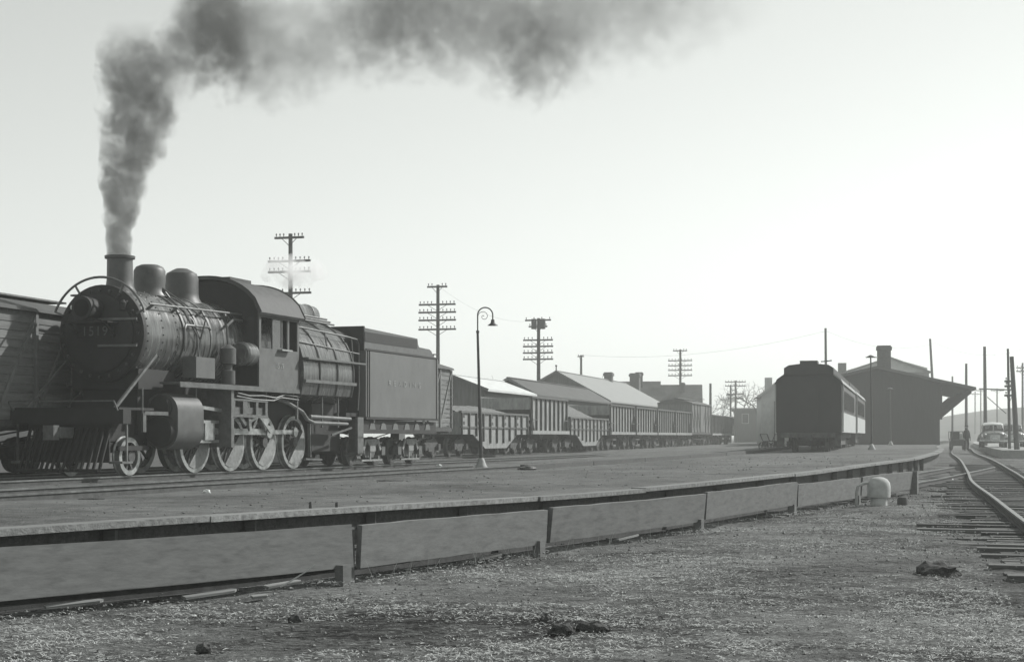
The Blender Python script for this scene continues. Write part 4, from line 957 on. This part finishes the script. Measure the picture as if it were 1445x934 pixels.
coach(0, 19.0, 'dark passenger coach standing end-on at the platform')
coach(19.8, 19.0, 'second passenger coach coupled beyond the end-on coach')

# ------------------------------------------------------------------ parked cars, baggage carts, person
def car(loc, rz, label, roofm):
    t = thing('parked_car', label, 'car', loc, rz, 'cars parked at the station')           # local -y is the front
    secs = [(-2.25, .62, .40, .62), (-2.15, .66, .34, .98), (-1.2, .74, .32, 1.08), (-.75, .82, .30, 1.12), (.6, .86, .30, 1.12), (1.6, .84, .32, 1.08), (2.15, .7, .38, .95), (2.3, .5, .5, .75)]
    rings = [[(-w_, y, z0 + .06), (-w_ * .9, y, z0), (w_ * .9, y, z0), (w_, y, z0 + .06), (w_, y, z1 - .22), (w_ * .82, y, z1 - .04), (w_ * .4, y, z1 + .03), (-w_ * .4, y, z1 + .03), (-w_ * .82, y, z1 - .04), (-w_, y, z1 - .22)] for y, w_, z0, z1 in secs]
    MB().rings(rings).build('body', 'carpaint', t, angle=60)
    cs = [(-.80, .74, 1.08, 1.10), (-.42, .70, 1.08, 1.58), (-.1, .69, 1.08, 1.68), (.7, .68, 1.08, 1.70), (1.3, .64, 1.08, 1.55), (1.9, .55, 1.0, 1.1)]
    MB().rings([[(-w_, y, z0), (w_, y, z0), (w_ * .93, y, z1 - .12), (w_ * .75, y, z1 - .02), (0, y, z1 + .02), (-w_ * .75, y, z1 - .02), (-w_ * .93, y, z1 - .12)] for y, w_, z0, z1 in cs]).build('cabin', 'carpaint', t, angle=60)
    rs = [(-.46, .66, 1.56), (-.1, .66, 1.685), (.7, .65, 1.705), (1.25, .6, 1.58)]
    MB().rings([[(-w_, y, z - .06), (-w_ * .75, y, z + .02), (0, y, z + .05), (w_ * .75, y, z + .02), (w_, y, z - .06), (0, y, z - .1)] for y, w_, z in rs]).build('roof', roofm, t, angle=60)
    for s in (-1, 1):
        MB().quad((s * .05, -.80, 1.13), (s * .66, -.76, 1.13), (s * .60, -.45, 1.5), (s * .05, -.47, 1.54)).build('windscreen', 'glass', t)
        MB().quad((s * .752, -.5, 1.15), (s * .752, .9, 1.15), (s * .70, .8, 1.52), (s * .70, -.25, 1.52)).build('side_window', 'glass', t)
        f = MB().rings([[(s * (.80 + .17 * math.cos(R(a))), -1.45 + yy, .42 + (.5 - abs(yy) * .28) * math.sin(R(a)) * 1.05) for a in range(0, 181, 20)] for yy in (-.75, -.6, -.3, 0, .3, .6)]).build('front_fender', 'carpaint', t, angle=60)
        MB().rings([[(s * (.82 + .14 * math.cos(R(a))), 1.4 + yy, .42 + (.46 - abs(yy) * .3) * math.sin(R(a))) for a in range(0, 181, 20)] for yy in (-.6, -.3, 0, .3, .6)]).build('rear_fender', 'carpaint', t, angle=60)
        h = MB().lathe([(-2.3, .02), (-2.29, .08), (-2.24, .105), (-1.95, .06)], (s * .62, 0, .86), 'y', 16).build('headlight', 'chrome', t); MB().lathe([(-2.312, .01), (-2.305, .075)], (s * .62, 0, .86), 'y', 14).build('lens', 'lens', h)
        for y in (-1.45, 1.4):
            w_ = MB().lathe([(-.1, .22), (-.1, .33), (.1, .33), (.1, .22)], (s * .74, y, .33), 'x', 22).build('wheel', 'rubber', t); MB().lathe([(-.09, .02), (-.105, .2), (.105, .2), (.09, .02)], (s * .74, y, .33), 'x', 18).build('hubcap', 'chrome', w_)
    gl = MB()
    for k in range(7): gl.box(-.34, .34, -2.3, -2.2, .5 + .055 * k, .525 + .055 * k)
    gl.build('grille', 'chrome', t)
    MB().tube([(-.95, -2.3, .45), (-.8, -2.45, .45), (0, -2.48, .45), (.8, -2.45, .45), (.95, -2.3, .45)], .06, 8).build('front_bumper', 'chrome', t)
    MB().tube([(-.9, 2.35, .45), (0, 2.5, .45), (.9, 2.35, .45)], .06, 8).build('rear_bumper', 'chrome', t)
    MB().bar((-.01, -2.2, 1.03), (-.0, -.8, 1.14), .03, .03).bar((0, -.82, 1.12), (0, -.44, 1.58), .05, .04).build('hood_trim', 'chrome', t)
    MB().box(-.15, .15, -2.33, -2.31, .55, .68).build('licence_plate', 'palestone', t)
car((px(1401, 106), 106, .105), R(-14), 'sedan with a bright roof parked facing the tracks', 'carroof')
car((px(1428, 113), 113, .105), R(-15), 'darker sedan parked behind the slim pole', 'carpaint')

def person(loc, rz, label, h=1.72):
    # one skinned body, coat and trousers as its look; feet on the ground
    V = [(0, 0, .92), (0, 0, 1.15), (0, .0, 1.36), (0, .01, 1.48), (0, .0, 1.60), (0, -.01, 1.70),
         (.16, 0, 1.38), (.24, .01, 1.12), (.26, -.06, .86), (-.16, 0, 1.38), (-.24, .02, 1.12), (-.25, -.05, .86),
         (.10, 0, .86), (.12, -.03, .48), (.13, .02, .08), (.14, -.12, .05), (-.10, 0, .86), (-.11, .04, .48), (-.12, .10, .08), (-.13, -.04, .05)]
    E = [(0, 1), (1, 2), (2, 3), (3, 4), (4, 5), (2, 6), (6, 7), (7, 8), (2, 9), (9, 10), (10, 11), (0, 12), (12, 13), (13, 14), (14, 15), (0, 16), (16, 17), (17, 18), (18, 19)]
    rad = [.17, .18, .17, .065, .095, .085, .085, .07, .05, .085, .07, .05, .11, .085, .06, .045, .11, .085, .06, .045]
    me = bpy.data.meshes.new('body'); me.from_pydata(V, E, []); t = thing('person', label, 'person', loc, rz)
    o = bpy.data.objects.new('body', me); COL.objects.link(o); o.parent = t
    sk = o.modifiers.new('skin', 'SKIN'); ss = o.modifiers.new('sub', 'SUBSURF'); ss.levels = 2; ss.render_levels = 2
    for i, sv_ in enumerate(me.skin_vertices[0].data): sv_.radius = (rad[i], rad[i] * .8); sv_.use_root = (i == 0)
    me.materials.append(M['cloth']); 
    MB().ball((0, -.01, 1.645), .105, 14, 10, (.85, .98, 1.2)).ball((0, -.115, 1.64), .02).ball((.09, 0, 1.64), .025).ball((-.09, 0, 1.64), .025).build('head', 'skin', t)
    MB().lathe([(1.70, .17), (1.715, .17), (1.72, .11), (1.80, .10), (1.83, .06), (1.835, .01)], (0, 0, 0), 'z', 18).build('hat', 'cloth', t)
    for s in (-1, 1):
        MB().tube([(s * .255, -.055, .88), (s * .26, -.075, .80), (s * .255, -.09, .70)], [.035, .042, .02], 8).tube([(s * .235, -.08, .82), (s * .215, -.11, .77)], .014, 6).build('hand', 'skin', t)
person((px(1364, 108), 108, zy(px(1364, 108), 108) if px(1364, 108) < lerp_tab(ETAB, 108) else -.14), R(20), 'person in a dark coat and hat standing by the station eave')

def cart(loc, rz, label, Lc=1.9, load=True):
    t = thing('baggage_cart', label, 'cart', loc, rz, 'baggage carts')
    MB().box(-Lc / 2, Lc / 2, -.5, .5, .72, .80).build('deck', 'plank', t)
    for s in (-1, 1):
        MB().bar((s * Lc / 2, -.5, .8), (s * (Lc / 2 + .25), -.5, 1.35), .05, .06).bar((s * Lc / 2, .5, .8), (s * (Lc / 2 + .25), .5, 1.35), .05, .06).bar((s * (Lc / 2 + .25), -.5, 1.35), (s * (Lc / 2 + .25), .5, 1.35), .05, .06).build('end_rack', 'plank', t)
        for x in (-.6, .6):
            w_ = MB().lathe([(-.03, .28), (-.03, .34), (.03, .34), (.03, .28)], (x, s * .45, .34), 'y', 20, False)
            for k in range(8): a = 2 * math.pi * k / 8; w_.bar((x, s * .45, .34), (x + .3 * math.cos(a), s * .45, .34 + .3 * math.sin(a)), .03, .03, (0, 1, 0))
            w_.build('wheel', 'iron', t)
    MB().bar((-.6, -.45, .34), (-.6, .45, .34), .05, .05).bar((.6, -.45, .34), (.6, .45, .34), .05, .05).box(-.65, -.55, -.4, .4, .34, .72).box(.55, .65, -.4, .4, .34, .72).build('axle', 'iron', t)
    return t
cart((px(1351, 112), 112, -.13), R(80), 'baggage cart loaded with trunks below the station eave')
for i, (dx, dy, dz, w_, h_) in enumerate(((-.3, .0, .58, .5, .55), (.3, .3, .58, .6, .4))):
    Xc = px(1351, 112) + dx * .6; b = MB().box(-w_ / 2, w_ / 2, -.3, .3, 0, h_).box(-w_ / 2 - .01, w_ / 2 + .01, -.31, .31, h_ * .45, h_ * .55).build('travel_trunk', ('cloth', 'coachlit')[i])
    b.location = (Xc, 112 + dy, -.13 + .8); tag(b, ('dark travel trunk on the baggage cart by the station', 'pale travel trunk on the baggage cart by the station')[i], 'trunk')
X, Y = px(1088, 80), 80
ct = cart((X, Y, zy(X, Y)), R(25), 'empty baggage cart with raised end racks beside the dark coach', 1.0); ct.scale = (.62, .62, .62)

# ------------------------------------------------------------------ domed pipe stand at the end of the boards
X, Y = 7.36, 30.8
dm = thing('domed_pipe_stand', 'pale domed concrete pipe stand in front of the boards', 'pipe stand', (X, Y, zg(X, Y)), 0)
MB().lathe([(.20, .17), (.21, .25), (.46, .25), (.55, .235), (.63, .18), (.67, .1), (.685, .01)], (0, 0, 0), 'z', 28).build('dome', 'concrete', dm)
MB().lathe([(-.1, .2), (.0, .185), (.22, .17)], (0, 0, 0), 'z', 22).build('pedestal', 'concrete', dm)
MB().tube([(-.2, -.02, .55), (-.36, -.05, .53), (-.47, -.06, .46), (-.5, -.06, .3), (-.5, -.06, -.05)], .035, 8).build('pipe', 'ironlight', dm)
cp = MB().lathe([(-.05, .11), (.12, .105), (.17, .09), (.18, .01)], (0, 0, 0), 'z', 16).build('valve_cap', 'iron'); cp.location = (X + .55, Y + .3, zg(X, Y)); tag(cp, 'small dark iron cap on the ground beside the domed pipe stand', 'cap')

dm.scale = (.92, .92, .86)

# ------------------------------------------------------------------ bare trees
def bare_tree(x, Y, ytop, label, seed, spread=.5, z0=-.4):
    rnd = random.Random(seed); X = px(x, Y); H = pz(ytop, Y) - z0
    t = thing('bare_tree', label, 'tree', (X, Y, z0), 0, 'bare winter trees'); tr = MB(); cr = MB()
    def grow(p, d, L, r, depth, mb):
        pts = [p]; n = 3
        for i in range(n):
            d = (d + Vector((rnd.gauss(0, .13), rnd.gauss(0, .13), rnd.gauss(.03, .06)))).normalized(); p = p + d * L / n; pts.append(p)
        mb.tube(pts, [r, r * .9, r * .8, r * .66], 5 if depth < 2 else 3)
        if depth == 5: return
        for k in range(3 if depth < 4 else 2):
            a = rnd.uniform(0, 2 * math.pi); tl_ = rnd.uniform(.35, .8) * (1 + spread)
            u = d.orthogonal().normalized(); u.rotate(Matrix.Rotation(a, 3, d)); q = pts[rnd.choice((2, 3, 3))]
            grow(q, (d + u * tl_).normalized(), L * rnd.uniform(.55, .82), r * rnd.uniform(.5, .68), depth + 1, cr)
    grow(Vector((0, 0, -.2)), Vector((0, 0, 1)), H * .33, H * .022, 0, tr)
    tr.build('trunk', 'bark', t); cr.build('crown', 'bark', t, recalc=False)
bare_tree(1083, 185, 515, 'tall bare tree spreading behind the white house', 5, .8)
bare_tree(691, 150, 520, 'small bare tree above the bright shed roof', 2)
bare_tree(822, 172, 512, 'bare tree crown showing behind the barn ridge', 8)
bare_tree(835, 180, 512, 'thin bare tree beside the pole behind the barn', 11)
bare_tree(1018, 215, 545, 'bare tree beyond the far boxcar', 13)
bare_tree(1055, 230, 530, 'bare tree between the far poles and the white house', 17, .7)
bare_tree(985, 220, 535, 'bare tree beyond the end of the dark-roofed house', 19, .6)

# ------------------------------------------------------------------ loose things on the ground
def lump(name, mname, x, y, Y, wd, ht, label, cat, seed=1, on='ground', dp=None):
    X = px(x, Y); z = zg(X, Y) if on == 'ground' else zy(X, Y)
    bm = bmesh.new(); bmesh.ops.create_icosphere(bm, subdivisions=3, radius=1)
    for v in bm.verts:
        k = 1 + .35 * mnoise.noise(v.co * 1.7 + Vector((seed * 7, 0, 0))) + .18 * mnoise.noise(v.co * 4.5 + Vector((seed, 3, 0)))
        v.co = Vector((v.co.x * wd / 2 * k, v.co.y * (dp or wd) / 2 * k, max(-.25, v.co.z * k) * ht))
    me = bpy.data.meshes.new(name); bm.to_mesh(me); bm.free(); me.materials.append(M[mname])
    o = bpy.data.objects.new(name, me); COL.objects.link(o); o.location = (X, Y, z); o.rotation_euler = (0, 0, seed); return tag(o, label, cat)
lump('cinder_heap', 'coal', 744, 658, 42.5, .75, .12, 'small dark cinder heap at the end of the timber kerb', 'heap', 14, 'yard', .5)
def gY(y, zl): return (CAMZ - zl) * F / (y - HY)
lump('clinker_pile', 'clinker', 1322, 805, 15.6, .42, .13, 'dark clinker pile at the ends of the track ties', 'clinker', 1)
lump('clinker_lump', 'clinker', 795, 890, 11.0, .2, .07, 'dark clinker lump in the middle of the open dirt', 'clinker', 2)
lump('clinker_lump', 'clinker', 838, 890, 11.05, .26, .075, 'long dark clinker beside the smaller lump in the open dirt', 'clinker', 3, dp=.16)
lump('clinker_lump', 'clinker', 771, 876, 11.7, .09, .05, 'small dark clinker left of the two lumps in the open dirt', 'clinker', 4)
lump('clinker_lump', 'clinker', 418, 878, 11.6, .12, .06, 'dark clinker in the dirt below the second board', 'clinker', 5)
lump('clinker_lump', 'clinker', 288, 916, 10.1, .1, .045, 'dark clinker in the dirt below the long first board', 'clinker', 6)
lump('pale_stone', 'palestone', 273, 871, 11.9, .06, .025, 'small white stone in the dirt below the first board', 'stone', 7)
lump('pale_stone', 'palestone', 292, 686, 26.0, .13, .05, 'white stone lying between the rails and platform edge', 'stone', 8, 'yard')
lump('pale_stone', 'palestone', 620, 652, 50.0, .2, .06, 'pale lump on the ground behind the tender rear', 'stone', 9, 'yard')
lump('pale_stone', 'palestone', 1338, 655, 47, .35, .12, 'pale stone beside the siding rail at the turnout', 'stone', 10)
lump('clinker_lump', 'clinker', 130, 697, 23.0, .35, .02, 'dark cinder patch beside the stub track', 'clinker', 12, 'yard')
lump('clinker_lump', 'clinker', 550, 675, 32, .5, .025, 'dark cinder patch at the end of the stub track', 'clinker', 13, 'yard')
for i, (x, y, Yq, L, a) in enumerate(((105, 846, 12.6, .5, 10), (297, 826, 13.4, .55, 18), (400, 812, 14.3, .45, 25), (366, 838, 13.2, .14, 0), (690, 762, 17.6, .5, 30), (885, 745, 21, .7, 35))):
    X = px(x, Yq); o = MB().prism([(-L / 2, -.05), (L / 2 * .8, -.045), (L / 2, .01), (L / 2 * .9, .05), (-L / 2 * .95, .04)], 'z', 0, .02).build('plank_scrap', 'capwood'); o.location = (X, Yq, zg(X, Yq) + .02); o.rotation_euler = (R(4), R(-3), R(a + 25))
    tag(o, 'broken plank scrap lying under the low boards', 'plank', 'plank scraps under the boards')
stk = MB().tube([(0, 0, .02), (.12, .05, .09), (.25, .02, .17), (.31, .06, .22)], [.008, .007, .006, .004], 6).build('stick', 'straw'); X = px(400, 14.3); stk.location = (X, 14.1, zg(X, 14.1)); tag(stk, 'thin bent stick poking up under the first board end', 'stick')
for i, (x, y) in enumerate(((438, 708), (475, 706))):
    Yq = gY(y + 8, -.02); X = px(x, Yq); o = MB().prism([(-.02, -.05), (.02, -.05), (.014, .085 - .02 * i), (-.016, .075 - .015 * i)], 'y', -.015, .015).build('stake', 'creosote'); o.location = (X, Yq, zy(X, Yq)); tag(o, 'short dark stake standing in the cinder near the platform edge', 'stake', 'short stakes on the platform')

# scattered gravel / clinker flecks and flattened dead grass in the foreground
rnd = random.Random(99); gm = MB()
def bx_at(Y): return lerp_tab([(b, a) for a, b in BOARD], Y)
def mlx(Y): return lerp_tab([(p.y, p.x) for p in ML], Y)
def gz(X, Y): return zg(X, Y) + .035 * mnoise.noise((X * .7, Y * .7, 1)) + .022 * mnoise.noise((X * 3.1, Y * 3.1, 5))
cnt = 0
while cnt < 9000:
    Y = 8 + 34 * rnd.random() ** 1.7; X = rnd.uniform(-4.2, 14) if Y > 14 else rnd.uniform(-4.5, 8)
    if X < bx_at(Y) - .4 or abs(X) > .4 * Y: continue
    s = rnd.uniform(.004, .02) * rnd.random() * (1 + (Y - 8) * .04); c = Vector((X, Y, gz(X, Y) + s * .3)); n0 = len(gm.v)
    for q in ((1, 0, 0), (0, 1, 0), (-1, 0, 0), (0, -1, 0), (0, 0, .8), (0, 0, -.7)):
        gm.v.append(tuple(c + Vector((q[0] * rnd.uniform(.6, 1.4), q[1] * rnd.uniform(.6, 1.4), q[2] * rnd.uniform(.6, 1.2))) * s))
    for a, b in ((0, 1), (1, 2), (2, 3), (3, 0)): gm.f.append((n0 + a, n0 + b, n0 + 4)); gm.f.append((n0 + b, n0 + a, n0 + 5))
    cnt += 1
tag(gm.build('gravel', 'gravelm', recalc=False, angle=10), 'scattered cinder gravel over the foreground dirt', 'gravel', kind='stuff')
ym = MB(); cnt = 0
while cnt < 2200:
    Y = 14 + 45 * rnd.random() ** 1.5; X = lerp_tab(ETAB, Y) - .5 - 16 * rnd.random()
    if abs(X) > .42 * Y: continue
    s = rnd.uniform(.004, .022) * rnd.random() * (1 + Y * .02); c = Vector((X, Y, zy(X, Y) + s * .2)); n0 = len(ym.v)
    for q in ((1, 0, 0), (0, 1, 0), (-1, 0, 0), (0, -1, 0), (0, 0, .7), (0, 0, -.7)):
        ym.v.append(tuple(c + Vector((q[0] * rnd.uniform(.6, 1.6), q[1] * rnd.uniform(.6, 1.4), q[2] * rnd.uniform(.5, 1.0))) * s))
    for a, b in ((0, 1), (1, 2), (2, 3), (3, 0)): ym.f.append((n0 + a, n0 + b, n0 + 4)); ym.f.append((n0 + b, n0 + a, n0 + 5))
    cnt += 1
tag(ym.build('yard_cinders', 'gravelm', recalc=False, angle=10), 'loose cinders scattered over the platform surface', 'cinders', kind='stuff')
gr = MB(); cnt = 0
while cnt < 60000:
    Y = 8 + 26 * rnd.random() ** 1.5; X = rnd.uniform(-4.2, 12) if Y > 14 else rnd.uniform(-4.5, 7)
    if X < bx_at(Y) - .15 or abs(X) > .4 * Y or X > mlx(Y) - .9: continue
    dens = mnoise.noise((X * .4, Y * .55, 7)) + .55 * mnoise.noise((X * 1.6, Y * 2, 3)) + .35 * mnoise.noise((X * 5, Y * 6, 1))
    if dens < rnd.uniform(-.25, .55): continue
    a = rnd.gauss(0, .7) + rnd.choice((0, math.pi)); L = rnd.uniform(.015, .075) * rnd.uniform(.5, 1); up = rnd.uniform(.0, .012); wd = rnd.uniform(.001, .0035)
    p = Vector((X, Y, gz(X, Y) + .004 + rnd.uniform(0, .008))); d = Vector((math.cos(a), math.sin(a), 0)); s_ = Vector((-d.y, d.x, rnd.uniform(-.6, .6))) * wd
    m_ = p + d * L * .5 + Vector((0, 0, up)); e = p + d * L + Vector((0, 0, rnd.uniform(0, up))); n0 = len(gr.v)
    gr.v += [tuple(p - s_), tuple(p + s_), tuple(m_ + s_), tuple(m_ - s_), tuple(e)]
    gr.f += [(n0, n0 + 1, n0 + 2, n0 + 3), (n0 + 3, n0 + 2, n0 + 4)]; cnt += 1
for i in range(60):                                     # a few taller dry stalks by the boards
    k = rnd.choice((1, 1, 1, 2, 2, 3)); t_ = rnd.random(); a0, b0 = Vector(BOARD[k]), Vector(BOARD[k + 1]); q = a0.lerp(b0, t_)
    X, Y = q.x + .25 + rnd.gauss(0, .12), q.y - .15; p = Vector((X, Y, gz(X, Y))); h = rnd.uniform(.06, .3); ln = Vector((rnd.gauss(0, .3), rnd.gauss(0, .3), 1)) * h; s = Vector((.003, 0, 0)); n0 = len(gr.v)
    gr.v += [tuple(p - s), tuple(p + s), tuple(p + ln)]; gr.f.append((n0, n0 + 1, n0 + 2))
tag(gr.build('dead_grass', 'straw', recalc=False, angle=180), 'flattened dead grass over the foreground dirt', 'grass', kind='stuff')

# ------------------------------------------------------------------ smoke from the stack: one closed cloud, soft density inside
SYc = 34.6
def sp(x, y, Y=SYc): return Vector((px(x, Y), Y, pz(y, Y)))
COLM = [(364, 168, 14), (340, 168, 16), (300, 172, 22), (260, 178, 31), (225, 183, 37), (190, 192, 44), (150, 196, 50), (110, 196, 50), (70, 190, 44), (45, 186, 34), (20, 184, 12)]
DRI = [(172, 128, 12, .5), (200, 118, 46, .9), (235, 92, 62, .85), (268, 52, 74, 1.0), (305, 38, 86, 1.45), (350, 55, 92, .6), (420, 66, 84, .32), (480, 38, 78, .4), (550, 20, 92, .7), (620, 12, 98, .58), (690, 22, 100, .5), (745, 50, 96, .68), (790, 45, 92, .55), (850, 8, 96, .32), (930, -2, 92, .26), (1000, -4, 80, .14), (1060, -8, 60, .06), (1110, -10, 30, 0.0)]
bm = bmesh.new()
for y, x, r in COLM:
    bmesh.ops.create_icosphere(bm, subdivisions=2, radius=r * 1.25 * SYc / F + .03, matrix=Matrix.Translation(sp(x, y)))
for a, b in zip(DRI, DRI[1:]):
    for k in range(3):
        u = k / 3; x, y, r = (a[i] + (b[i] - a[i]) * u for i in range(3))
        bmesh.ops.create_icosphere(bm, subdivisions=2, radius=r * 1.22 * SYc / F, matrix=Matrix.Translation(sp(x, y)))
me = bpy.data.meshes.new('smoke'); bm.to_mesh(me); bm.free()
sm = bpy.data.objects.new('smoke', me); COL.objects.link(sm)
rm = sm.modifiers.new('remesh', 'REMESH'); rm.mode = 'VOXEL'; rm.voxel_size = .13
dg = bpy.context.evaluated_depsgraph_get(); me2 = bpy.data.meshes.new_from_object(sm.evaluated_get(dg)); sm.modifiers.clear(); sm.data = me2
for v in me2.vertices:
    if v.co.z > 5.2: v.co += v.normal * (.10 * mnoise.noise(v.co * 1.6) + .05 * mnoise.noise(v.co * 4))
for p in me2.polygons: p.use_smooth = True
tag(sm, 'column of dark coal smoke rising from the stack and drifting sideways', 'smoke', kind='stuff')
def smoke_mat():
    m = bpy.data.materials.new('coal smoke'); m.use_nodes = True; t = m.node_tree; N = t.nodes; K = t.links; N.clear()
    out = N.new('ShaderNodeOutputMaterial'); v = N.new('ShaderNodeVolumePrincipled'); K.new(v.outputs[0], out.inputs['Volume'])
    v.inputs['Color'].default_value = (.2, .205, .2, 1); v.inputs['Anisotropy'].default_value = .2
    tc = N.new('ShaderNodeTexCoord'); sx_ = N.new('ShaderNodeSeparateXYZ')
    nz = N.new('ShaderNodeTexNoise'); nz.inputs['Scale'].default_value = 1.9; nz.inputs['Detail'].default_value = 6; nz.inputs['Roughness'].default_value = .66
    K.new(tc.outputs['Object'], nz.inputs[0]); K.new(tc.outputs['Object'], sx_.inputs[0])
    def m_(op, a, b=None, c=None):
        n = N.new('ShaderNodeMath'); n.operation = op
        for i, q in enumerate((a, b, c)):
            if q is None: continue
            if isinstance(q, (int, float)): n.inputs[i].default_value = q
            else: K.new(q, n.inputs[i])
        return n.outputs[0]
    def curve(src, lo, hi, pts, vlo, vhi):               # piecewise curve of one coordinate
        mr = N.new('ShaderNodeMapRange'); mr.inputs['From Min'].default_value = lo; mr.inputs['From Max'].default_value = hi; K.new(src, mr.inputs[0])
        fc = N.new('ShaderNodeFloatCurve'); c = fc.mapping.curves[0]
        P = [((x - lo) / (hi - lo), (v_ - vlo) / (vhi - vlo)) for x, v_ in pts]
        c.points[0].location = P[0]; c.points[1].location = P[-1]
        for q in P[1:-1]: c.points.new(*q)
        fc.mapping.update(); K.new(mr.outputs[0], fc.inputs['Value'])
        return m_('MULTIPLY_ADD', fc.outputs[0], vhi - vlo, vlo)
    X, Y, Z = sx_.outputs
    k = SYc / F; dy = m_('SUBTRACT', Y, SYc)
    Q = [(pz(y, SYc), px(x, SYc), r * k) for y, x, r in COLM]
    xc = curve(Z, Q[0][0], Q[-1][0], [(z, x) for z, x, r in Q], -9.2, -8.0); rc = curve(Z, Q[0][0], Q[-1][0], [(z, r) for z, x, r in Q], 0, 1.2)
    dx = m_('SUBTRACT', X, xc); dist = m_('SQRT', m_('ADD', m_('MULTIPLY', dx, dx), m_('MULTIPLY', dy, dy)))
    nn = m_('SUBTRACT', nz.outputs[0], .5)
    f1 = m_('SUBTRACT', 1.08, m_('DIVIDE', dist, m_('ADD', rc, .03))); f1 = m_('MULTIPLY_ADD', nn, 2.9, f1)
    top = N.new('ShaderNodeMapRange'); top.inputs['From Min'].default_value = pz(30, SYc); top.inputs['From Max'].default_value = pz(75, SYc); top.inputs['To Min'].default_value = 0; top.inputs['To Max'].default_value = 1; K.new(Z, top.inputs[0])
    c1 = N.new('ShaderNodeClamp'); K.new(m_('MULTIPLY', f1, 2.6), c1.inputs[0]); f1 = m_('MULTIPLY', c1.outputs[0], top.outputs[0])
    dl = curve(Z, Q[0][0], Q[-1][0], [(pz(364, SYc), 3.6), (pz(300, SYc), 2.7), (pz(225, SYc), 1.7), (pz(150, SYc), 1.35), (pz(80, SYc), .85), (pz(20, SYc), .5)], 0, 4); f1 = m_('MULTIPLY', f1, dl)
    Q = [(px(x, SYc), pz(y, SYc), r * k, d) for x, y, r, d in DRI]; lo, hi = Q[0][0], Q[-1][0]
    zc = curve(X, lo, hi, [(q[0], q[1]) for q in Q], 8, 12); rd = curve(X, lo, hi, [(q[0], q[2]) for q in Q], 0, 2); de = curve(X, lo, hi, [(q[0], q[3]) for q in Q], 0, 1.5)
    dz = m_('SUBTRACT', Z, zc); dist = m_('SQRT', m_('ADD', m_('MULTIPLY', dz, dz), m_('MULTIPLY', dy, dy)))
    f2 = m_('SUBTRACT', 1.0, m_('DIVIDE', dist, m_('ADD', rd, .02))); f2 = m_('MULTIPLY_ADD', nn, 3.0, f2)
    c2 = N.new('ShaderNodeClamp'); K.new(m_('MULTIPLY', f2, 1.5), c2.inputs[0]); f2 = m_('MULTIPLY', c2.outputs[0], de)
    K.new(m_('MULTIPLY', m_('MAXIMUM', f1, f2), 1.3), v.inputs['Density'])
    return m
me2.materials.clear(); me2.materials.append(smoke_mat())
# white steam drifting from the safety valve, in front of the first telegraph pole
bm = bmesh.new()
for x, y, r in ((392, 380, 20), (415, 378, 22), (436, 380, 20), (405, 394, 16), (430, 396, 14), (378, 388, 12), (452, 385, 12)):
    bmesh.ops.create_icosphere(bm, subdivisions=2, radius=r * 42 / F, matrix=Matrix.Translation(sp(x, y, 42)))
me = bpy.data.meshes.new('steam'); bm.to_mesh(me); bm.free(); so_ = bpy.data.objects.new('steam', me); COL.objects.link(so_)
rm = so_.modifiers.new('remesh', 'REMESH'); rm.mode = 'VOXEL'; rm.voxel_size = .08
dg = bpy.context.evaluated_depsgraph_get(); me2 = bpy.data.meshes.new_from_object(so_.evaluated_get(dg)); so_.modifiers.clear(); so_.data = me2
ms = bpy.data.materials.new('white steam'); ms.use_nodes = True; t = ms.node_tree; t.nodes.clear()
v = t.nodes.new('ShaderNodeVolumePrincipled'); v.inputs['Color'].default_value = (1, 1, 1, 1); v.inputs['Anisotropy'].default_value = .35; o = t.nodes.new('ShaderNodeOutputMaterial'); t.links.new(v.outputs[0], o.inputs['Volume'])
nz = t.nodes.new('ShaderNodeTexNoise'); nz.inputs['Scale'].default_value = 2.2; nz.inputs['Detail'].default_value = 3; tc = t.nodes.new('ShaderNodeTexCoord'); t.links.new(tc.outputs['Object'], nz.inputs[0])
mr = t.nodes.new('ShaderNodeMapRange'); mr.inputs['From Min'].default_value = .38; mr.inputs['From Max'].default_value = .6; mr.inputs['To Min'].default_value = 0; mr.inputs['To Max'].default_value = 3.2; t.links.new(nz.outputs[0], mr.inputs[0]); t.links.new(mr.outputs[0], v.inputs['Density'])
me2.materials.clear(); me2.materials.append(ms)
tag(so_, 'small puff of white steam drifting above the firebox', 'steam', kind='stuff')

# ------------------------------------------------------------------ hazy air round the whole place
hz = MB().box(-420, 420, -25, 760, -1.7, 26).build('haze', 'straw')
hm = bpy.data.materials.new('hazy air'); hm.use_nodes = True; t = hm.node_tree; t.nodes.clear()
v = t.nodes.new('ShaderNodeVolumePrincipled'); v.inputs['Color'].default_value = (.97, .99, .96, 1); v.inputs['Density'].default_value = .00125; v.inputs['Anisotropy'].default_value = .3
o = t.nodes.new('ShaderNodeOutputMaterial'); t.links.new(v.outputs[0], o.inputs['Volume'])
hz.data.materials.clear(); hz.data.materials.append(hm)
tag(hz, 'thin pale haze in the air over the yard', 'haze', kind='stuff')
